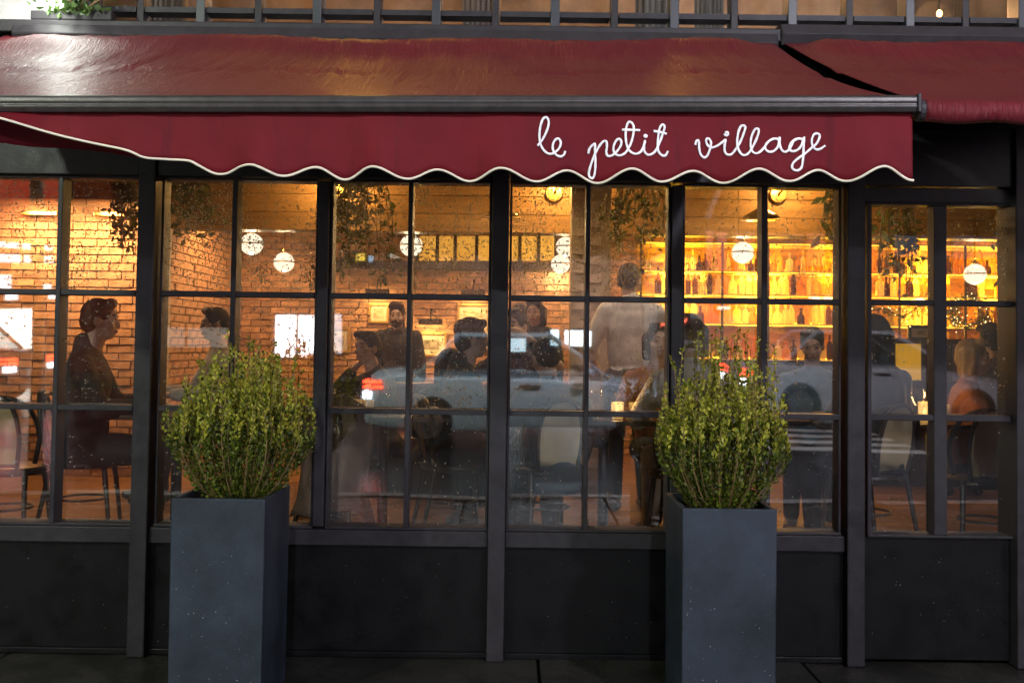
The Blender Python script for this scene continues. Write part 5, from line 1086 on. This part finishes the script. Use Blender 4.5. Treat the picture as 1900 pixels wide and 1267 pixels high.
# ------------------------------------------------------------------ cars
def car(label, x0, y, L, H, col, sgn, rough=.25, suv=False):
    # side on to the shopfront; sgn = +1 nose towards +x
    z = road_z(y); t = thing('parked_car', label, 'car', (x0 + L / 2, y, z), 0, 'cars in the street'); w_ = .9; m = mat('car ' + label[:14], col, rough, metal=.1, coat=.8)
    X_ = (lambda u: x0 + u * L) if sgn > 0 else (lambda u: x0 + (1 - u) * L)
    low = [(0, .30), (0.0, .62), (.02, .92 if not suv else 1.0), (.10, .97 if not suv else 1.04), (.70, .93 if not suv else 1.02), (.93, .78 if not suv else .92), (1, .62), (1, .30), (.93, .24), (.07, .24)]
    secs = [(-w_, .86, .55), (-w_ * .98, .98, .9), (-w_ * .8, 1.0, 1.0), (0, 1.0, 1.02), (w_ * .8, 1, 1.0), (w_ * .98, .98, .9), (w_, .86, .55)]
    b = MB(); V = []; n = len(low)
    for yy, s1, s2 in secs:
        for u, zz_ in low: V.append((X_(.5 + (u - .5) * (1 if abs(yy) < w_ * .9 else .985)), y + yy, z + .24 + (zz_ - .24) * s2 if zz_ > .7 else z + zz_))
    F = [(i * n + k, i * n + (k + 1) % n, (i + 1) * n + (k + 1) % n, (i + 1) * n + k) for i in range(len(secs) - 1) for k in range(n)] + [tuple(range(n)), tuple(range(len(secs) * n - 1, (len(secs) - 1) * n - 1, -1))]
    b.add(V, F); b.build('body', m, t, smooth=True, bevel=.03, fix=True)
    cab = [(.08 if suv else .14, .96), (.14 if suv else .26, H), (.52, H), (.70, .94)]; zr = z
    def prism(pts, wb, wt):
        V = []
        for sy in (-1, 1):
            for u, zz_ in pts: f_ = (zz_ - .94) / (H - .94); V.append((X_(u), y + sy * (wb + (wt - wb) * f_), z + zz_))
        k = len(pts); return MB().add(V, [tuple(range(k)), tuple(range(2 * k - 1, k - 1, -1))] + [(q, k + q, k + (q + 1) % k, (q + 1) % k) for q in range(k)])
    prism(cab, .84, .66).build('cabin_glass', car_glass, t, bevel=.03, fix=True)
    prism([(cab[1][0] - .01, H - .05), (cab[1][0], H + .012), (.52, H + .012), (.535, H - .05)], .80, .665).build('roof', m, t, bevel=.02, fix=True)
    for pa, pb in ((cab[0], cab[1]), (cab[3], cab[2]), ((.40, .95), (.40, H))):
        for sy in (-1, 1): MB().tube([(X_(pa[0]), y + sy * .845, z + pa[1]), (X_(pb[0]), y + sy * .675, z + pb[1])], .035, 6).build('pillar', m, t, smooth=True)
    for u in (.19, .81):
        for sy in (-1, 1):
            wh = MB().cone((X_(u), y + sy * .70, z + .335), (X_(u), y + sy * .915, z + .335), .335, .335, 28).build('wheel', mat('tyre', (.015, .015, .015), .7), t, bevel=.03)
            MB().cone((X_(u), y + sy * .90, z + .335), (X_(u), y + sy * .925, z + .335), .22, .20, 24).build('rim', mat('alloy', (.5, .5, .52), .3, metal=1), wh)
    for sy in (-1, 1):
        MB().box(min(X_(.0), X_(.045)) - .01, max(X_(0), X_(.045)) + .005, y + sy * .74 - .17, y + sy * .74 + .17, z + .80, z + .835).build('tail_light', emat('tail red', (1, .06, .02), 16), t, bevel=.01); MB().box(min(X_(.0), X_(.05)) - .01, max(X_(0), X_(.05)) + .005, y + sy * .74 - .17, y + sy * .74 + .17, z + .735, z + .765).build('tail_light', MATS['tail red'], t, bevel=.01); MB().box(min(X_(.0), X_(.02)) - .012, max(X_(0), X_(.02)) + .01, y + sy * .74 - .12, y + sy * .74 + .172, z + .60, z + .70).build('reverse_light', emat('reverse white', (.85, .93, 1), 9), t, bevel=.01)
        MB().box(min(X_(.955), X_(1)) - .005, max(X_(.955), X_(1)) + .008, y + sy * .70 - .18, y + sy * .70 + .18, z + .60, z + .74).build('headlight', mat('headlight', (.8, .85, .9), .1), t, bevel=.02)
        MB().box(min(X_(.44), X_(.50)), max(X_(.44), X_(.50)), y + sy * .905 - .012, y + sy * .905 + .012, z + .80, z + .83).build('door_handle', MATS['alloy'] if 'alloy' in MATS else m, t)
        q = X_(.64); MB().ell((q, y + sy * .98, z + 1.0), (.10, .07, .07)).build('mirror', m, t, smooth=True)
    MB().box(min(X_(-.004), X_(.01)), max(X_(-.004), X_(.01)), y - .26, y + .26, z + .52, z + .64).build('number_plate', mat('plate', (.8, .8, .8), .4), t)
    return t
car('white saloon car mirrored behind the right planter bush', 3.6, -11.4, 4.5, 1.46, (.55, .57, .62), 1)
car('dark car with glowing tail lights mirrored left of the middle post', -1.9, -8.9, 4.5, 1.50, (.60, .74, .85), 1)
car('dark car mirrored low in the leftmost panes', -13.2, -13.0, 4.5, 1.5, (.03, .035, .045), -1)
car('dark car mirrored behind the glazed door', 8.8, -9.4, 4.5, 1.5, (.03, .03, .035), 1)
